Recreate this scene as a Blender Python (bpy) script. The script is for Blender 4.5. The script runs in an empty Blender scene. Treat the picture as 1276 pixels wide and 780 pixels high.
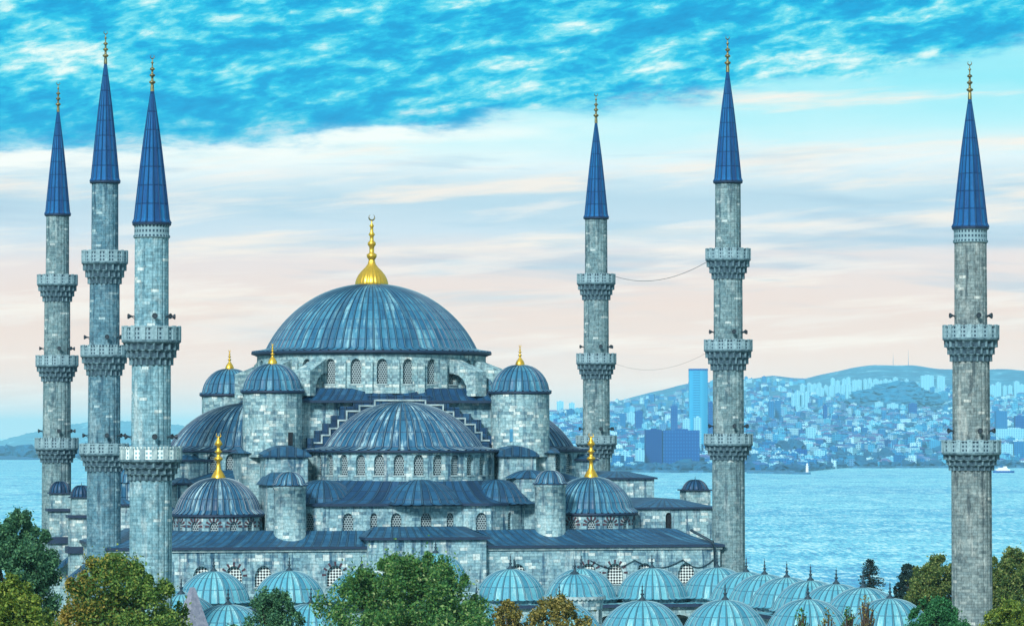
import bpy, math, random
import numpy as np
from mathutils import Vector
R = math.radians
PI = math.pi
random.seed(7)
rng = np.random.default_rng(11)
C = bpy.context.scene.collection
SC = bpy.context.scene

# ------------------------------------------------------------------ camera
F = 4508.0                      # focal length in pixels of the 1276 wide photograph
CX, CY, CZ = -74.4, -437.1, 26.0
TH = 0.20665                    # yaw to the right of the mosque axis
PITCH = math.atan(156.0 / F)
cam = bpy.data.cameras.new('camera')
cam.lens = F / 1276 * 36
cam.sensor_width = 36
cam.clip_start = 1
cam.clip_end = 300000
co = bpy.data.objects.new('camera', cam)
co.location = (CX, CY, CZ)
co.rotation_euler = (PI / 2 + PITCH, 0, -TH)
C.objects.link(co)
SC.camera = co
SC.view_settings.view_transform = 'Standard'
SC.view_settings.look = 'None'
SC.view_settings.exposure = 0.25
SC.view_settings.gamma = 1
SC.cycles.volume_bounces = 0
SC.cycles.max_bounces = 5
SC.cycles.use_denoising = True

def lin(r, g, b):
    f = lambda c: (c / 255) / 12.92 if c / 255 <= .04045 else ((c / 255 + .055) / 1.055) ** 2.4
    return (f(r), f(g), f(b), 1)

# ------------------------------------------------------------------ node helpers
class NT:
    def __init__(s, tree): s.t = tree; s.n = tree.nodes; s.l = tree.links
    def node(s, typ, **kw):
        n = s.n.new(typ)
        for k, v in kw.items(): setattr(n, k, v)
        return n
    def put(s, inp, v):
        if v is None: return
        if isinstance(v, bpy.types.NodeSocket): s.l.new(v, inp)
        else: inp.default_value = v
    def m(s, op, a, b=None, c=None, clamp=False):
        n = s.node('ShaderNodeMath', operation=op, use_clamp=clamp)
        s.put(n.inputs[0], a); s.put(n.inputs[1], b); s.put(n.inputs[2], c)
        return n.outputs[0]
    def sep(s, v):
        n = s.node('ShaderNodeSeparateXYZ'); s.put(n.inputs[0], v); return n.outputs
    def comb(s, x, y, z=0.0):
        n = s.node('ShaderNodeCombineXYZ'); s.put(n.inputs[0], x); s.put(n.inputs[1], y); s.put(n.inputs[2], z); return n.outputs[0]
    def noise(s, vec, scale, detail=3, rough=.5, dist=0):
        n = s.node('ShaderNodeTexNoise'); s.put(n.inputs['Vector'], vec)
        n.inputs['Scale'].default_value = scale; n.inputs['Detail'].default_value = detail
        n.inputs['Roughness'].default_value = rough; n.inputs['Distortion'].default_value = dist
        return n.outputs['Fac']
    def white(s, vec):
        n = s.node('ShaderNodeTexWhiteNoise', noise_dimensions='3D'); s.put(n.inputs['Vector'], vec); return n.outputs['Value']
    def ramp(s, fac, stops, interp='LINEAR'):
        n = s.node('ShaderNodeValToRGB'); n.color_ramp.interpolation = interp
        e = n.color_ramp.elements
        while len(e) < len(stops): e.new(.5)
        for i, (p, c) in enumerate(stops):
            e[i].position = p; e[i].color = c if hasattr(c, '__len__') else (c, c, c, 1)
        s.put(n.inputs[0], fac); return n.outputs[0]
    def mix(s, f, a, b, mode='MIX'):
        n = s.node('ShaderNodeMix', data_type='RGBA', blend_type=mode)
        s.put(n.inputs[0], f); s.put(n.inputs[6], a); s.put(n.inputs[7], b); return n.outputs[2]
    def rng(s, v, a, b, c=0., d=1., smooth=True):
        n = s.node('ShaderNodeMapRange', interpolation_type='SMOOTHSTEP' if smooth else 'LINEAR')
        s.put(n.inputs[0], v); n.inputs[1].default_value = a; n.inputs[2].default_value = b
        n.inputs[3].default_value = c; n.inputs[4].default_value = d; return n.outputs[0]

# ------------------------------------------------------------------ world: Nishita sky with procedural clouds in it
SUN_EL, SUN_AZ = R(32), R(-150)     # azimuth from +Y towards +X
wd = bpy.data.worlds.new('World'); SC.world = wd; wd.use_nodes = True
w = NT(wd.node_tree); w.n.clear()
sky = w.node('ShaderNodeTexSky', sky_type='NISHITA'); sky.sun_disc = False
sky.sun_elevation = SUN_EL; sky.sun_rotation = SUN_AZ; sky.air_density = 1.0; sky.dust_density = 1.0
tc = w.node('ShaderNodeTexCoord')
sx, sy, sz = w.sep(tc.outputs['Generated'])
az = w.m('ARCTAN2', sx, sy)
az = w.m('SUBTRACT', az, TH)
hor = w.m('SQRT', w.m('ADD', w.m('MULTIPLY', sx, sx), w.m('MULTIPLY', sy, sy)))
el = w.m('DIVIDE', sz, w.m('MAXIMUM', hor, .02))
U = w.m('MULTIPLY', az, 4.508)                     # units of 1000 px
V = w.m('SUBTRACT', .546, w.m('MULTIPLY', el, 4.508))
Pw = w.comb(U, V)
def wn(sxx, syy, seed, detail=4, rough=.55, tilt=0.0, dist=0.):
    y2 = w.m('ADD', w.m('MULTIPLY', V, syy), w.m('MULTIPLY', U, tilt * syy))
    return w.noise(w.comb(w.m('MULTIPLY', U, sxx), y2, seed), 1.0, detail, rough, dist)
warp = w.m('SUBTRACT', wn(3.2, 14, 3.3, 4), .5)
Vw = w.m('ADD', V, w.m('MULTIPLY', warp, .05))
low = w.ramp(Vw, [(0.0, lin(150, 228, 240)), (.10, lin(140, 228, 240)), (.165, lin(190, 238, 243)), (.205, lin(226, 240, 242)), (.245, lin(186, 212, 226)),
                  (.285, lin(205, 220, 230)), (.325, lin(232, 218, 214)), (.39, lin(240, 213, 198)), (.47, lin(240, 214, 196)), (.52, lin(236, 218, 204)), (.548, lin(216, 222, 224))])
st = wn(2.2, 24, 9.1, 5, .6, .06)
low = w.mix(w.rng(st, .50, .68, 0, .85), low, lin(250, 236, 222))
st2 = wn(1.6, 17, 21.7, 4, .55, -.05)
bandm = w.m('MULTIPLY', w.rng(V, .17, .23), w.rng(V, .48, .36))
low = w.mix(w.m('MULTIPLY', w.rng(st2, .52, .72, 0, .75), bandm), low, lin(160, 190, 212))
# the upper, cyan layer: its lower edge rises to the right
edge = w.m('ADD', w.m('ADD', V, w.m('MULTIPLY', w.m('MAXIMUM', w.m('ADD', U, .33), 0.), .125)), w.m('MULTIPLY', w.m('SUBTRACT', wn(5, 20, 5.1, 6, .65), .5), .09))
upm = w.rng(edge, .206, .166)
cl1 = wn(10, 29, 1.7, 6, .62, .13, .2)
cl2 = wn(24, 70, 7.9, 5, .62, .15, .3)
bigc = wn(2.4, 8, 4.4, 3, .5, .12)
cl = w.m('ADD', w.m('ADD', w.m('MULTIPLY', cl1, .62), w.m('MULTIPLY', cl2, .36)), w.m('MULTIPLY', w.m('SUBTRACT', bigc, .5), .14))
up = w.ramp(cl, [(.30, lin(0, 140, 200)), (.43, lin(0, 164, 216)), (.485, lin(30, 190, 226)), (.54, lin(110, 216, 232)), (.64, lin(236, 250, 242))])
up = w.mix(w.rng(V, .10, .19, 0, .55), up, lin(18, 160, 212))
visible = w.mix(upm, low, up)
wh = w.m('MULTIPLY', w.rng(edge, .176, .196), w.rng(edge, .26, .196))
visible = w.mix(w.m('MULTIPLY', wh, w.m('MULTIPLY', w.rng(wn(3, 20, 2.2, 4), .38, .6, .25, .85), w.rng(U, .3, -.15, .25, 1.))), visible, lin(252, 252, 244))
st3 = wn(3.0, 30, 15.5, 5, .6, .08, .3)
visible = w.mix(w.m('MULTIPLY', w.m('MULTIPLY', w.rng(st3, .5, .66, 0, .5), w.rng(V, .15, .2)), w.rng(V, .5, .36)), visible, lin(250, 240, 230))
st4 = wn(2.2, 23, 35.5, 5, .6, .03, .3)
visible = w.mix(w.m('MULTIPLY', w.m('MULTIPLY', w.rng(st4, .52, .68, 0, .5), w.rng(V, .15, .2)), w.rng(V, .46, .33)), visible, lin(164, 200, 220))
visible = w.mix(w.rng(V, .546, .5475), visible, lin(150, 205, 222))
visible = w.mix(1., visible, w.ramp(w.m('ADD', V, 0.), [(.25, (.93, .93, .93, 1)), (.40, (1.04, 1.0, .97, 1)), (.50, (1.36, 1.15, 1.04, 1)), (.545, (1.95, 1.45, 1.22, 1))]), 'MULTIPLY')
# overcast dome above the part the camera sees
hi = w.mix(.55, sky.outputs[0], (5.3, 7.9, 8.6, 1))
vis10 = w.mix(1.0, visible, (10, 10, 10, 1), 'MULTIPLY')
col = w.mix(w.rng(V, -.05, -.9), vis10, hi)
bg = w.node('ShaderNodeBackground'); w.put(bg.inputs[0], col); bg.inputs[1].default_value = .1
wo = w.node('ShaderNodeOutputWorld'); w.l.new(bg.outputs[0], wo.inputs[0])
wd.cycles.sampling_method = 'MANUAL'; wd.cycles.sample_map_resolution = 1024

sl = bpy.data.lights.new('sun', 'SUN'); sl.energy = 3.3; sl.angle = R(8); sl.color = (1, .985, .95)
so = bpy.data.objects.new('sun', sl)
sd = Vector((math.sin(SUN_AZ) * math.cos(SUN_EL), math.cos(SUN_AZ) * math.cos(SUN_EL), math.sin(SUN_EL)))
so.rotation_euler = sd.to_track_quat('Z', 'Y').to_euler()
C.objects.link(so)

# ------------------------------------------------------------------ place helpers (photo pixel + real depth -> real point)
cT, sT = math.cos(TH), math.sin(TH)
def XY(px, Y):
    t = (px - 638) / F
    return CX + (Y - CY) * (sT + t * cT) / (cT - t * sT)
def depth(X, Y): return (X - CX) * sT + (Y - CY) * cT
def ZP(py, X, Y): return CZ + (546 - py) * depth(X, Y) / F
def PV(px, v):                       # ground point of a column at depth v
    u = (px - 638) / F * v
    return CX + u * cT + v * sT, CY - u * sT + v * cT
def ZV(py, v): return CZ + (546 - py) * v / F

# ------------------------------------------------------------------ mesh builder
class MB:
    def __init__(s): s.v = []; s.f = []; s.uv = []; s.mi = []; s.sm = []
    def face(s, pts, uvs=None, mi=0, sm=False):
        i = len(s.v); s.v += [tuple(p) for p in pts]; s.f.append(tuple(range(i, i + len(pts))))
        if uvs is None: uvs = planar_uv(pts)
        s.uv += list(uvs); s.mi.append(mi); s.sm.append(sm)
    def grid(s, P, UVs, mi=0, sm=True, closed=False):
        # P[row][col]
        base = len(s.v); nr = len(P); nc = len(P[0])
        for r in P: s.v += [tuple(p) for p in r]
        for i in range(nr - 1):
            for j in range(nc - 1):
                s.f.append((base + i * nc + j, base + i * nc + j + 1, base + (i + 1) * nc + j + 1, base + (i + 1) * nc + j))
                s.uv += [UVs[i][j], UVs[i][j + 1], UVs[i + 1][j + 1], UVs[i + 1][j]]
                s.mi.append(mi); s.sm.append(sm)
    def box(s, x0, x1, y0, y1, z0, z1, mi=0, bottom=False):
        p = lambda *a: a
        s.face([(x0, y0, z0), (x1, y0, z0), (x1, y0, z1), (x0, y0, z1)], mi=mi)
        s.face([(x1, y0, z0), (x1, y1, z0), (x1, y1, z1), (x1, y0, z1)], mi=mi)
        s.face([(x1, y1, z0), (x0, y1, z0), (x0, y1, z1), (x1, y1, z1)], mi=mi)
        s.face([(x0, y1, z0), (x0, y0, z0), (x0, y0, z1), (x0, y1, z1)], mi=mi)
        s.face([(x0, y0, z1), (x1, y0, z1), (x1, y1, z1), (x0, y1, z1)], mi=mi)
        if bottom: s.face([(x0, y1, z0), (x1, y1, z0), (x1, y0, z0), (x0, y0, z0)], mi=mi)
    def prism(s, poly, z0, z1, mi=0, top=True):
        n = len(poly); sacc = 0
        for i in range(n):
            a = poly[i]; b = poly[(i + 1) % n]; L = math.hypot(b[0] - a[0], b[1] - a[1])
            s.face([(a[0], a[1], z0), (b[0], b[1], z0), (b[0], b[1], z1), (a[0], a[1], z1)],
                   [(sacc, z0), (sacc + L, z0), (sacc + L, z1), (sacc, z1)], mi)
            sacc += L
        if top: s.face([(p[0], p[1], z1) for p in poly], mi=mi)
    def lathe(s, prof, n=32, cx=0, cy=0, a0=0, a1=2 * PI, mi=0, sm=True, mod=None, us=None):
        P = []; UVs = []; acc = 0
        rm = us if us else max(r for r, z in prof)
        for k, (r, z) in enumerate(prof):
            if k: acc += math.hypot(r - prof[k - 1][0], z - prof[k - 1][1])
            row = []; uvr = []
            for j in range(n + 1):
                a = a0 + (a1 - a0) * j / n
                rr = r * (1 + (mod(a, z) if mod else 0))
                row.append((cx + rr * math.cos(a), cy + rr * math.sin(a), z)); uvr.append((a * rm, acc + prof[0][1]))
            P.append(row); UVs.append(uvr)
        s.grid(P, UVs, mi, sm)
    def ribbed(s, prof, nseam, cx=0, cy=0, h=.07, d=.16, mi=0, a0=0, a1=2 * PI):
        # lead sheets between raised standing seams; UV = (sheet number, metres along)
        angs = []
        for k in range(nseam):
            c = a0 + (a1 - a0) * k / nseam; st = (a1 - a0) / nseam
            for da, hh, u in ((-d, 0, 1 - d), (0, 1, 1), (d, 0, 1 + d), (.5, -.25, 1.5)):
                angs.append((c + da * st, hh, k + u))
        angs.append((angs[0][0] + (a1 - a0), angs[0][1], angs[0][2] + nseam))
        P = []; UVs = []; acc = 0; rmax = max(r for r, z in prof)
        for k, (r, z) in enumerate(prof):
            if k: acc += math.hypot(r - prof[k - 1][0], z - prof[k - 1][1])
            a_, b_ = prof[max(k - 1, 0)], prof[min(k + 1, len(prof) - 1)]
            tr, tz = b_[0] - a_[0], b_[1] - a_[1]; L = math.hypot(tr, tz) or 1
            nr_, nz_ = tz / L, -tr / L
            f = min(1, r / rmax * 2.5)
            h2 = h * 1.6; P.append([(cx + (r + hh * h2 * f * nr_) * math.cos(a), cy + (r + hh * h2 * f * nr_) * math.sin(a), z + hh * h2 * f * nz_) for a, hh, u in angs])
            UVs.append([(u, acc) for a, hh, u in angs])
        s.grid(P, UVs, mi, False)
    def tube(s, pts, r, n=6, mi=0):
        pts = [Vector(p) for p in pts]; rs = r if hasattr(r, '__len__') else [r] * len(pts)
        P = []; UVs = []
        for k, p in enumerate(pts):
            t = (pts[min(k + 1, len(pts) - 1)] - pts[max(k - 1, 0)]).normalized()
            ax = t.cross(Vector((0, 0, 1)))
            if ax.length < .01: ax = Vector((1, 0, 0))
            ax.normalize(); b = t.cross(ax)
            P.append([tuple(p + (ax * math.cos(2 * PI * j / n) + b * math.sin(2 * PI * j / n)) * rs[k]) for j in range(n + 1)])
            UVs.append([(j / n, k) for j in range(n + 1)])
        s.grid(P, UVs, mi, True)
    def build(s, name, mats, parent=None, loc=None):
        me = bpy.data.meshes.new(name); me.from_pydata(s.v, [], s.f)
        uvl = me.uv_layers.new(name='UVMap')
        uvl.data.foreach_set('uv', np.array(s.uv, dtype=np.float32).ravel())
        for m_ in (mats if isinstance(mats, (list, tuple)) else [mats]): me.materials.append(m_)
        me.polygons.foreach_set('material_index', s.mi); me.polygons.foreach_set('use_smooth', s.sm)
        me.update()
        o = bpy.data.objects.new(name, me); C.objects.link(o)
        if parent: o.parent = parent
        if loc: o.location = loc
        return o

def planar_uv(pts):
    p = [Vector(q) for q in pts]; n = Vector((0, 0, 0))
    for i in range(len(p)): n += p[i].cross(p[(i + 1) % len(p)])
    n = n.normalized() if n.length > 0 else Vector((0, 0, 1))
    if abs(n.z) > .85: return [(q.x, q.y) for q in p]
    t = Vector((-n.y, n.x, 0)).normalized(); b = n.cross(t)
    if b.z < 0: b = -b
    return [(q.dot(t), q.dot(b)) for q in p]

def empty(name, label, cat, loc=(0, 0, 0), group=None):
    o = bpy.data.objects.new(name, None); C.objects.link(o); o.location = loc
    o['label'] = label; o['category'] = cat
    if group: o['group'] = group
    return o
def tag(o, label, cat, group=None, kind=None):
    o['label'] = label; o['category'] = cat
    if group: o['group'] = group
    if kind: o['kind'] = kind
    return o
def struct(o): o['kind'] = 'structure'; return o

# ------------------------------------------------------------------ materials
def newmat(name):
    m = bpy.data.materials.new(name); m.use_nodes = True
    t = NT(m.node_tree); b = m.node_tree.nodes['Principled BSDF']
    return m, t, b
def stone(name, lo, hi, light, dark, rowh=.36, bw=.85, streak=.5, stain=.5, lightp=.9, bump=.35, dk=.5):
    m, t, b = newmat(name)
    uv = t.node('ShaderNodeUVMap').outputs[0]
    ux, uy, _ = t.sep(uv)
    wob = t.m('MULTIPLY', t.noise(uv, .35, 2), .0)
    row = t.m('FLOOR', t.m('DIVIDE', uy, rowh))
    shift = t.m('MULTIPLY', t.white(t.comb(row, 3.3, 0)), 1.0)
    colf = t.m('ADD', t.m('DIVIDE', ux, bw), shift)
    cell = t.m('FLOOR', colf)
    rnd = t.white(t.comb(row, cell, 1.5)); rnd2 = t.white(t.comb(row, cell, 8.5))
    c = t.mix(rnd, lo, hi)
    c = t.mix(t.rng(rnd2, lightp, lightp + .02, 0, .75, False), c, light)
    c = t.mix(t.rng(rnd2, .22, .12, 0, dk, False), c, dark)
    # joints
    fu = t.m('ABSOLUTE', t.m('SUBTRACT', t.m('FRACT', colf), .5)); fv = t.m('ABSOLUTE', t.m('SUBTRACT', t.m('FRACT', t.m('DIVIDE', uy, rowh)), .5))
    j = t.m('MAXIMUM', t.rng(fu, .46, .49), t.rng(fv, .43, .48))
    c = t.mix(t.m('MULTIPLY', j, .55), c, dark)
    # soot and rain streaks, patches
    sv = t.noise(t.comb(t.m('MULTIPLY', ux, 1.5), t.m('MULTIPLY', uy, .11), 4.), 1., 5, .65)
    c = t.mix(t.rng(sv, .50, .64, 0, min(1, streak * 1.15)), c, dark)
    sv2 = t.noise(t.comb(t.m('MULTIPLY', ux, .8), t.m('MULTIPLY', uy, .12), 14.), 1., 5, .65)
    c = t.mix(t.rng(sv2, .54, .74, 0, streak * .8), c, light)
    geo = t.node('ShaderNodeNewGeometry').outputs['Position']
    pv = t.noise(geo, .28, 5, .62)
    c = t.mix(t.rng(pv, .50, .68, 0, stain * .55), c, dark)
    pl_ = t.noise(geo, .9, 5, .7)
    c = t.mix(t.rng(pl_, .50, .72, 0, .35), c, light)
    fine = t.noise(geo, 3.0, 4, .7)
    c = t.mix(.8, c, t.ramp(fine, [(.32, .42), (.62, 1.08)]), 'MULTIPLY')
    t.put(b.inputs['Base Color'], c); b.inputs['Roughness'].default_value = .9; b.inputs['Specular IOR Level'].default_value = .25
    bp = t.node('ShaderNodeBump'); bp.inputs['Strength'].default_value = bump; bp.inputs['Distance'].default_value = .12
    hgt = t.m('ADD', t.m('MULTIPLY', t.m('SUBTRACT', 1., j), .6), t.m('ADD', t.m('MULTIPLY', fine, .5), t.m('MULTIPLY', rnd, .3)))
    t.put(bp.inputs['Height'], hgt); t.l.new(bp.outputs[0], b.inputs['Normal'])
    return m
def lead(name, lo, hi, pale, pale_amt=.5, sheet=1.6, dark=lin(14, 44, 84), rough=.5, per_unit=1.0, drk=.55):
    m, t, b = newmat(name)
    uv = t.node('ShaderNodeUVMap').outputs[0]; ux, uy, _ = t.sep(uv)
    ux = t.m('MULTIPLY', ux, per_unit)
    cell = t.m('FLOOR', ux); row = t.m('FLOOR', t.m('DIVIDE', uy, sheet))
    rnd = t.white(t.comb(cell, row, 2.)); rc = t.white(t.comb(cell, 5., 5.))
    c = t.mix(rnd, lo, hi)
    s1 = t.noise(t.comb(t.m('MULTIPLY', ux, 1.05), t.m('MULTIPLY', uy, .16), 3.), 1., 6, .75)
    c = t.mix(t.rng(s1, .50, .64, 0, pale_amt), c, pale)
    s2 = t.noise(t.comb(t.m('MULTIPLY', ux, .9), t.m('MULTIPLY', uy, .2), 31.), 1., 6, .75)
    c = t.mix(t.rng(s2, .5, .68, 0, drk), c, dark)
    c = t.mix(t.rng(rc, .25, .1, 0, .45), c, dark)
    geo = t.node('ShaderNodeNewGeometry').outputs['Position']
    g = t.noise(geo, .45, 4, .6)
    c = t.mix(t.rng(g, .45, .7, 0, .45), c, lo)
    fu = t.m('FRACT', ux); fu = t.m('MINIMUM', fu, t.m('SUBTRACT', 1., fu))
    seam = t.rng(fu, .17, .10)
    fv = t.m('FRACT', t.m('DIVIDE', uy, sheet)); lap = t.rng(fv, .09, .03)
    c = t.mix(t.m('MULTIPLY', t.m('MAXIMUM', t.m('MULTIPLY', seam, 1.0), t.m('MULTIPLY', lap, .8)), .85), c, dark)
    c = t.mix(t.rng(fu, .05, .0, 0, .5), c, pale)
    f2 = t.noise(geo, 4.5, 3, .7)
    c = t.mix(.45, c, t.ramp(f2, [(.3, .55), (.7, 1.)]), 'MULTIPLY')
    t.put(b.inputs['Base Color'], c)
    t.put(b.inputs['Roughness'], t.rng(s1, .3, .7, rough - .08, rough + .15)); b.inputs['Specular IOR Level'].default_value = .4
    bp = t.node('ShaderNodeBump'); bp.inputs['Strength'].default_value = .5; bp.inputs['Distance'].default_value = .14
    t.put(bp.inputs['Height'], t.m('ADD', t.m('ADD', t.m('MULTIPLY', lap, -.5), t.m('MULTIPLY', seam, .4)), t.m('MULTIPLY', g, .8))); t.l.new(bp.outputs[0], b.inputs['Normal'])
    return m
def plain(name, col, rough=.7, metal=0., var=.25, scale=2., var_col=None):
    m, t, b = newmat(name)
    geo = t.node('ShaderNodeNewGeometry').outputs['Position']
    n = t.noise(geo, scale, 4, .6)
    t.put(b.inputs['Base Color'], t.mix(t.rng(n, .3, .7, 0, var * 2), col, var_col or (col[0] * .4, col[1] * .4, col[2] * .4, 1)))
    b.inputs['Roughness'].default_value = rough; b.inputs['Metallic'].default_value = metal
    return m
def grille(name, holes, lattice, scale, rot=False, square=False):
    m, t, b = newmat(name)
    uv = t.node('ShaderNodeUVMap').outputs[0]; ux, uy, _ = t.sep(uv)
    if rot:
        a = t.m('MULTIPLY', t.m('ADD', ux, uy), scale); d = t.m('MULTIPLY', t.m('SUBTRACT', ux, uy), scale)
        f = t.m('MULTIPLY', t.m('SINE', a), t.m('SINE', d)); fac = t.rng(f, -.12, .12)
    elif square:
        fx = t.m('ABSOLUTE', t.m('SUBTRACT', t.m('FRACT', t.m('MULTIPLY', ux, scale)), .5)); fy = t.m('ABSOLUTE', t.m('SUBTRACT', t.m('FRACT', t.m('MULTIPLY', uy, scale * .8)), .5))
        fac = t.rng(t.m('MAXIMUM', fx, fy), .24, .30)
    else:
        row = t.m('FLOOR', t.m('MULTIPLY', uy, scale * 1.15)); x2 = t.m('ADD', t.m('MULTIPLY', ux, scale), t.m('MULTIPLY', t.m('MODULO', row, 2.), .5))
        fx = t.m('SUBTRACT', t.m('FRACT', x2), .5); fy = t.m('SUBTRACT', t.m('FRACT', t.m('MULTIPLY', uy, scale * 1.15)), .5)
        rr = t.m('SQRT', t.m('ADD', t.m('MULTIPLY', fx, fx), t.m('MULTIPLY', fy, fy))); fac = t.rng(rr, .36, .44)
    t.put(b.inputs['Base Color'], t.mix(fac, holes, lattice)); b.inputs['Roughness'].default_value = .7
    return m

M = {}
S_DARK = lin(40, 68, 84)
M['stone_body'] = stone('ashlar wall', lin(128, 172, 184), lin(160, 200, 206), lin(232, 246, 240), lin(34, 82, 112), streak=.75, stain=.6, lightp=.9)
M['stone_tower'] = stone('pale ashlar', lin(138, 180, 188), lin(172, 204, 206), lin(232, 244, 236), lin(44, 92, 118), streak=.5, stain=.5, lightp=.9)
M['stone_minaret'] = stone('minaret ashlar', lin(106, 140, 148), lin(134, 164, 168), lin(204, 220, 218), lin(44, 74, 90), .28, .75, streak=.6, stain=.5, lightp=.96, dk=.3)
M['stone_minaret_grey'] = stone('grey minaret ashlar', lin(116, 138, 142), lin(144, 162, 162), lin(212, 220, 214), lin(46, 66, 76), .28, .75, streak=.65, stain=.45, lightp=.96, dk=.3)
M['stone_minaret_light'] = stone('light minaret ashlar', lin(120, 168, 182), lin(148, 190, 200), lin(226, 240, 236), lin(50, 98, 118), .28, .75, streak=.55, stain=.45, lightp=.95, dk=.3)
M['stone_minaret_blue'] = stone('blue grey minaret ashlar', lin(84, 130, 148), lin(112, 152, 166), lin(182, 210, 214), lin(30, 66, 90), .28, .75, streak=.6, stain=.5, lightp=.96, dk=.3)
M['stone_trim'] = plain('stone trim', lin(176, 198, 198), .85, 0, .4, 1.5, lin(90, 124, 138))
M['corbel'] = plain('corbel stone', lin(110, 144, 154), .9, 0, .45, 2.2, lin(40, 70, 86))
M['lead_dome'] = lead('lead of the great dome', lin(38, 104, 140), lin(66, 136, 164), lin(150, 204, 212), .7, 1.5, lin(10, 50, 86), drk=.6)
M['lead_half'] = lead('lead of the half domes', lin(28, 86, 122), lin(50, 114, 146), lin(190, 226, 230), .85, 2.1, lin(6, 42, 76), drk=.8)
M['lead_roof'] = lead('roof lead', lin(22, 76, 112), lin(40, 98, 134), lin(90, 152, 176), .4, 1.4, lin(8, 36, 64), per_unit=1.)
M['lead_dark'] = lead('dark roof lead', lin(16, 60, 98), lin(28, 80, 118), lin(70, 130, 160), .35, 1.4, lin(6, 30, 56), per_unit=1.)
M['lead_court'] = lead('weathered courtyard lead', lin(74, 160, 184), lin(112, 188, 200), lin(190, 230, 226), .8, 1.75, lin(24, 90, 120), .6, 1., .55)
M['lead_cone'] = lead('blue cone lead', lin(0, 80, 140), lin(6, 100, 160), lin(40, 140, 186), .6, 1.7, lin(0, 40, 88), .75)
M['rim'] = plain('dark lead rim', lin(26, 54, 84), .6)
M['gold'] = plain('gilded copper', (.83, .52, .06, 1), .32, .75, .2, 3., (.5, .26, .03, 1))
M['old_gold'] = plain('dull brass', (.33, .27, .10, 1), .4, .7, .5, 2.5, (.08, .09, .06, 1))
M['iron'] = plain('dark iron', lin(24, 58, 74), .6)
M['grille'] = grille('pierced window', lin(22, 40, 54), lin(150, 172, 176), 3.4)
M['grille_diag'] = grille('diagonal window lattice', lin(12, 20, 34), lin(222, 236, 232), 9.5, True)
M['parapet'] = grille('pierced parapet', lin(34, 66, 84), lin(128, 160, 170), 2.8, square=True)
M['parapet_white'] = grille('pale pierced parapet', lin(120, 164, 176), lin(224, 238, 234), 2.8, square=True)
M['voussoir'] = plain('dark red voussoir', lin(74, 52, 66), .8)
M['door_blue'] = plain('blue shutter', lin(70, 150, 190), .6)
M['dark'] = plain('deep opening', lin(16, 26, 36), .9)
M['stone_post'] = plain('parapet post', lin(150, 182, 190), .9, 0, .3, 3, lin(80, 112, 124))
M['niche_shade'] = plain('niche stone with painted shade', lin(72, 102, 116), .95, 0, .4, 3, lin(30, 54, 70))  # darker stone colour that paints recess shade into the corbel niches
M['horn'] = plain('loudspeaker grey', lin(46, 62, 74), .5)

# ------------------------------------------------------------------ wall with real arched recesses
def wall(mb, fn, s0, s1, z0, z1, ops=(), rec=.45, step=.8, mi=0, N=8):
    """fn(s, z, d) -> point; ops: (centre, sill, width, total height)"""
    cur = s0
    def strip(a, b):
        n = max(1, int(abs(b - a) / step))
        P = [[fn(a + (b - a) * i / n, z, 0) for i in range(n + 1)] for z in (z0, z1)]
        UVs = [[(a + (b - a) * i / n, z) for i in range(n + 1)] for z in (z0, z1)]
        mb.grid(P, UVs, mi, False)
    for (c, sill, wd_, h) in sorted(ops):
        a, b = c - wd_ / 2, c + wd_ / 2
        if a > cur: strip(cur, a)
        ss = [a + wd_ * i / N for i in range(N + 1)]
        za = [arch_z(s - c, sill, wd_, h) for s in ss]
        mb.grid([[fn(s, z0, 0) for s in ss], [fn(s, sill, 0) for s in ss]], [[(s, z0) for s in ss], [(s, sill) for s in ss]], mi, False)
        mb.grid([[fn(s, z, 0) for s, z in zip(ss, za)], [fn(s, z1, 0) for s in ss]], [[(s, z) for s, z in zip(ss, za)], [(s, z1) for s in ss]], mi, False)
        ring = [(a, sill)] + list(zip(ss, za)) + [(b, sill), (a, sill)]
        mb.grid([[fn(s, z, 0) for s, z in ring], [fn(s, z, rec) for s, z in ring]], [[(s, z) for s, z in ring], [(s + rec, z) for s, z in ring]], mi, False)
        cur = b
    if cur < s1: strip(cur, s1)
def arch_z(x, sill, wd_, h):
    r = wd_ / 2; t = min(1, abs(x) / r)
    rise = r * 1.12
    return sill + h - rise + rise * (1 - t ** 1.9) ** .55 if t < 1 else sill + h - rise
def window(fn, c, sill, wd_, h, rec, parent, mat, rays=False, name='window', N=8):
    mb = MB(); ss = [c - wd_ / 2 + wd_ * i / N for i in range(N + 1)]
    za = [arch_z(s - c, sill, wd_, h) for s in ss]
    d = rec - .02
    mb.grid([[fn(s, sill, d) for s in ss], [fn(s, z, d) for s, z in zip(ss, za)]], [[(s, sill) for s in ss], [(s, z) for s, z in zip(ss, za)]], 0, False)
    # projecting sill
    a, b = c - wd_ / 2 - .12, c + wd_ / 2 + .12
    q = [fn(a, sill - .16, -.1), fn(b, sill - .16, -.1), fn(b, sill, -.1), fn(a, sill, -.1), fn(a, sill, rec - .05), fn(b, sill, rec - .05)]
    mb.face(q[:4], mi=1); mb.face([q[3], q[2], q[5], q[4]], mi=1)
    if rays:
        r0 = wd_ / 2 + .04; cz = sill + h - wd_ / 2 * 1.1
        for k in range(7):
            a_ = PI * k / 6
            for dr, wdt in ((0, .13),):
                p = []
                for (rr, off) in ((r0, -wdt * .7), (r0 + .48, -wdt), (r0 + .48, wdt), (r0, wdt * .7)):
                    p.append(fn(c + rr * math.cos(a_) - off * math.sin(a_), cz + rr * math.sin(a_) + off * math.cos(a_), -.025))
                mb.face(p, mi=2)
    return mb.build(name, [mat, M['stone_trim'], M['voussoir']], parent)
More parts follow.
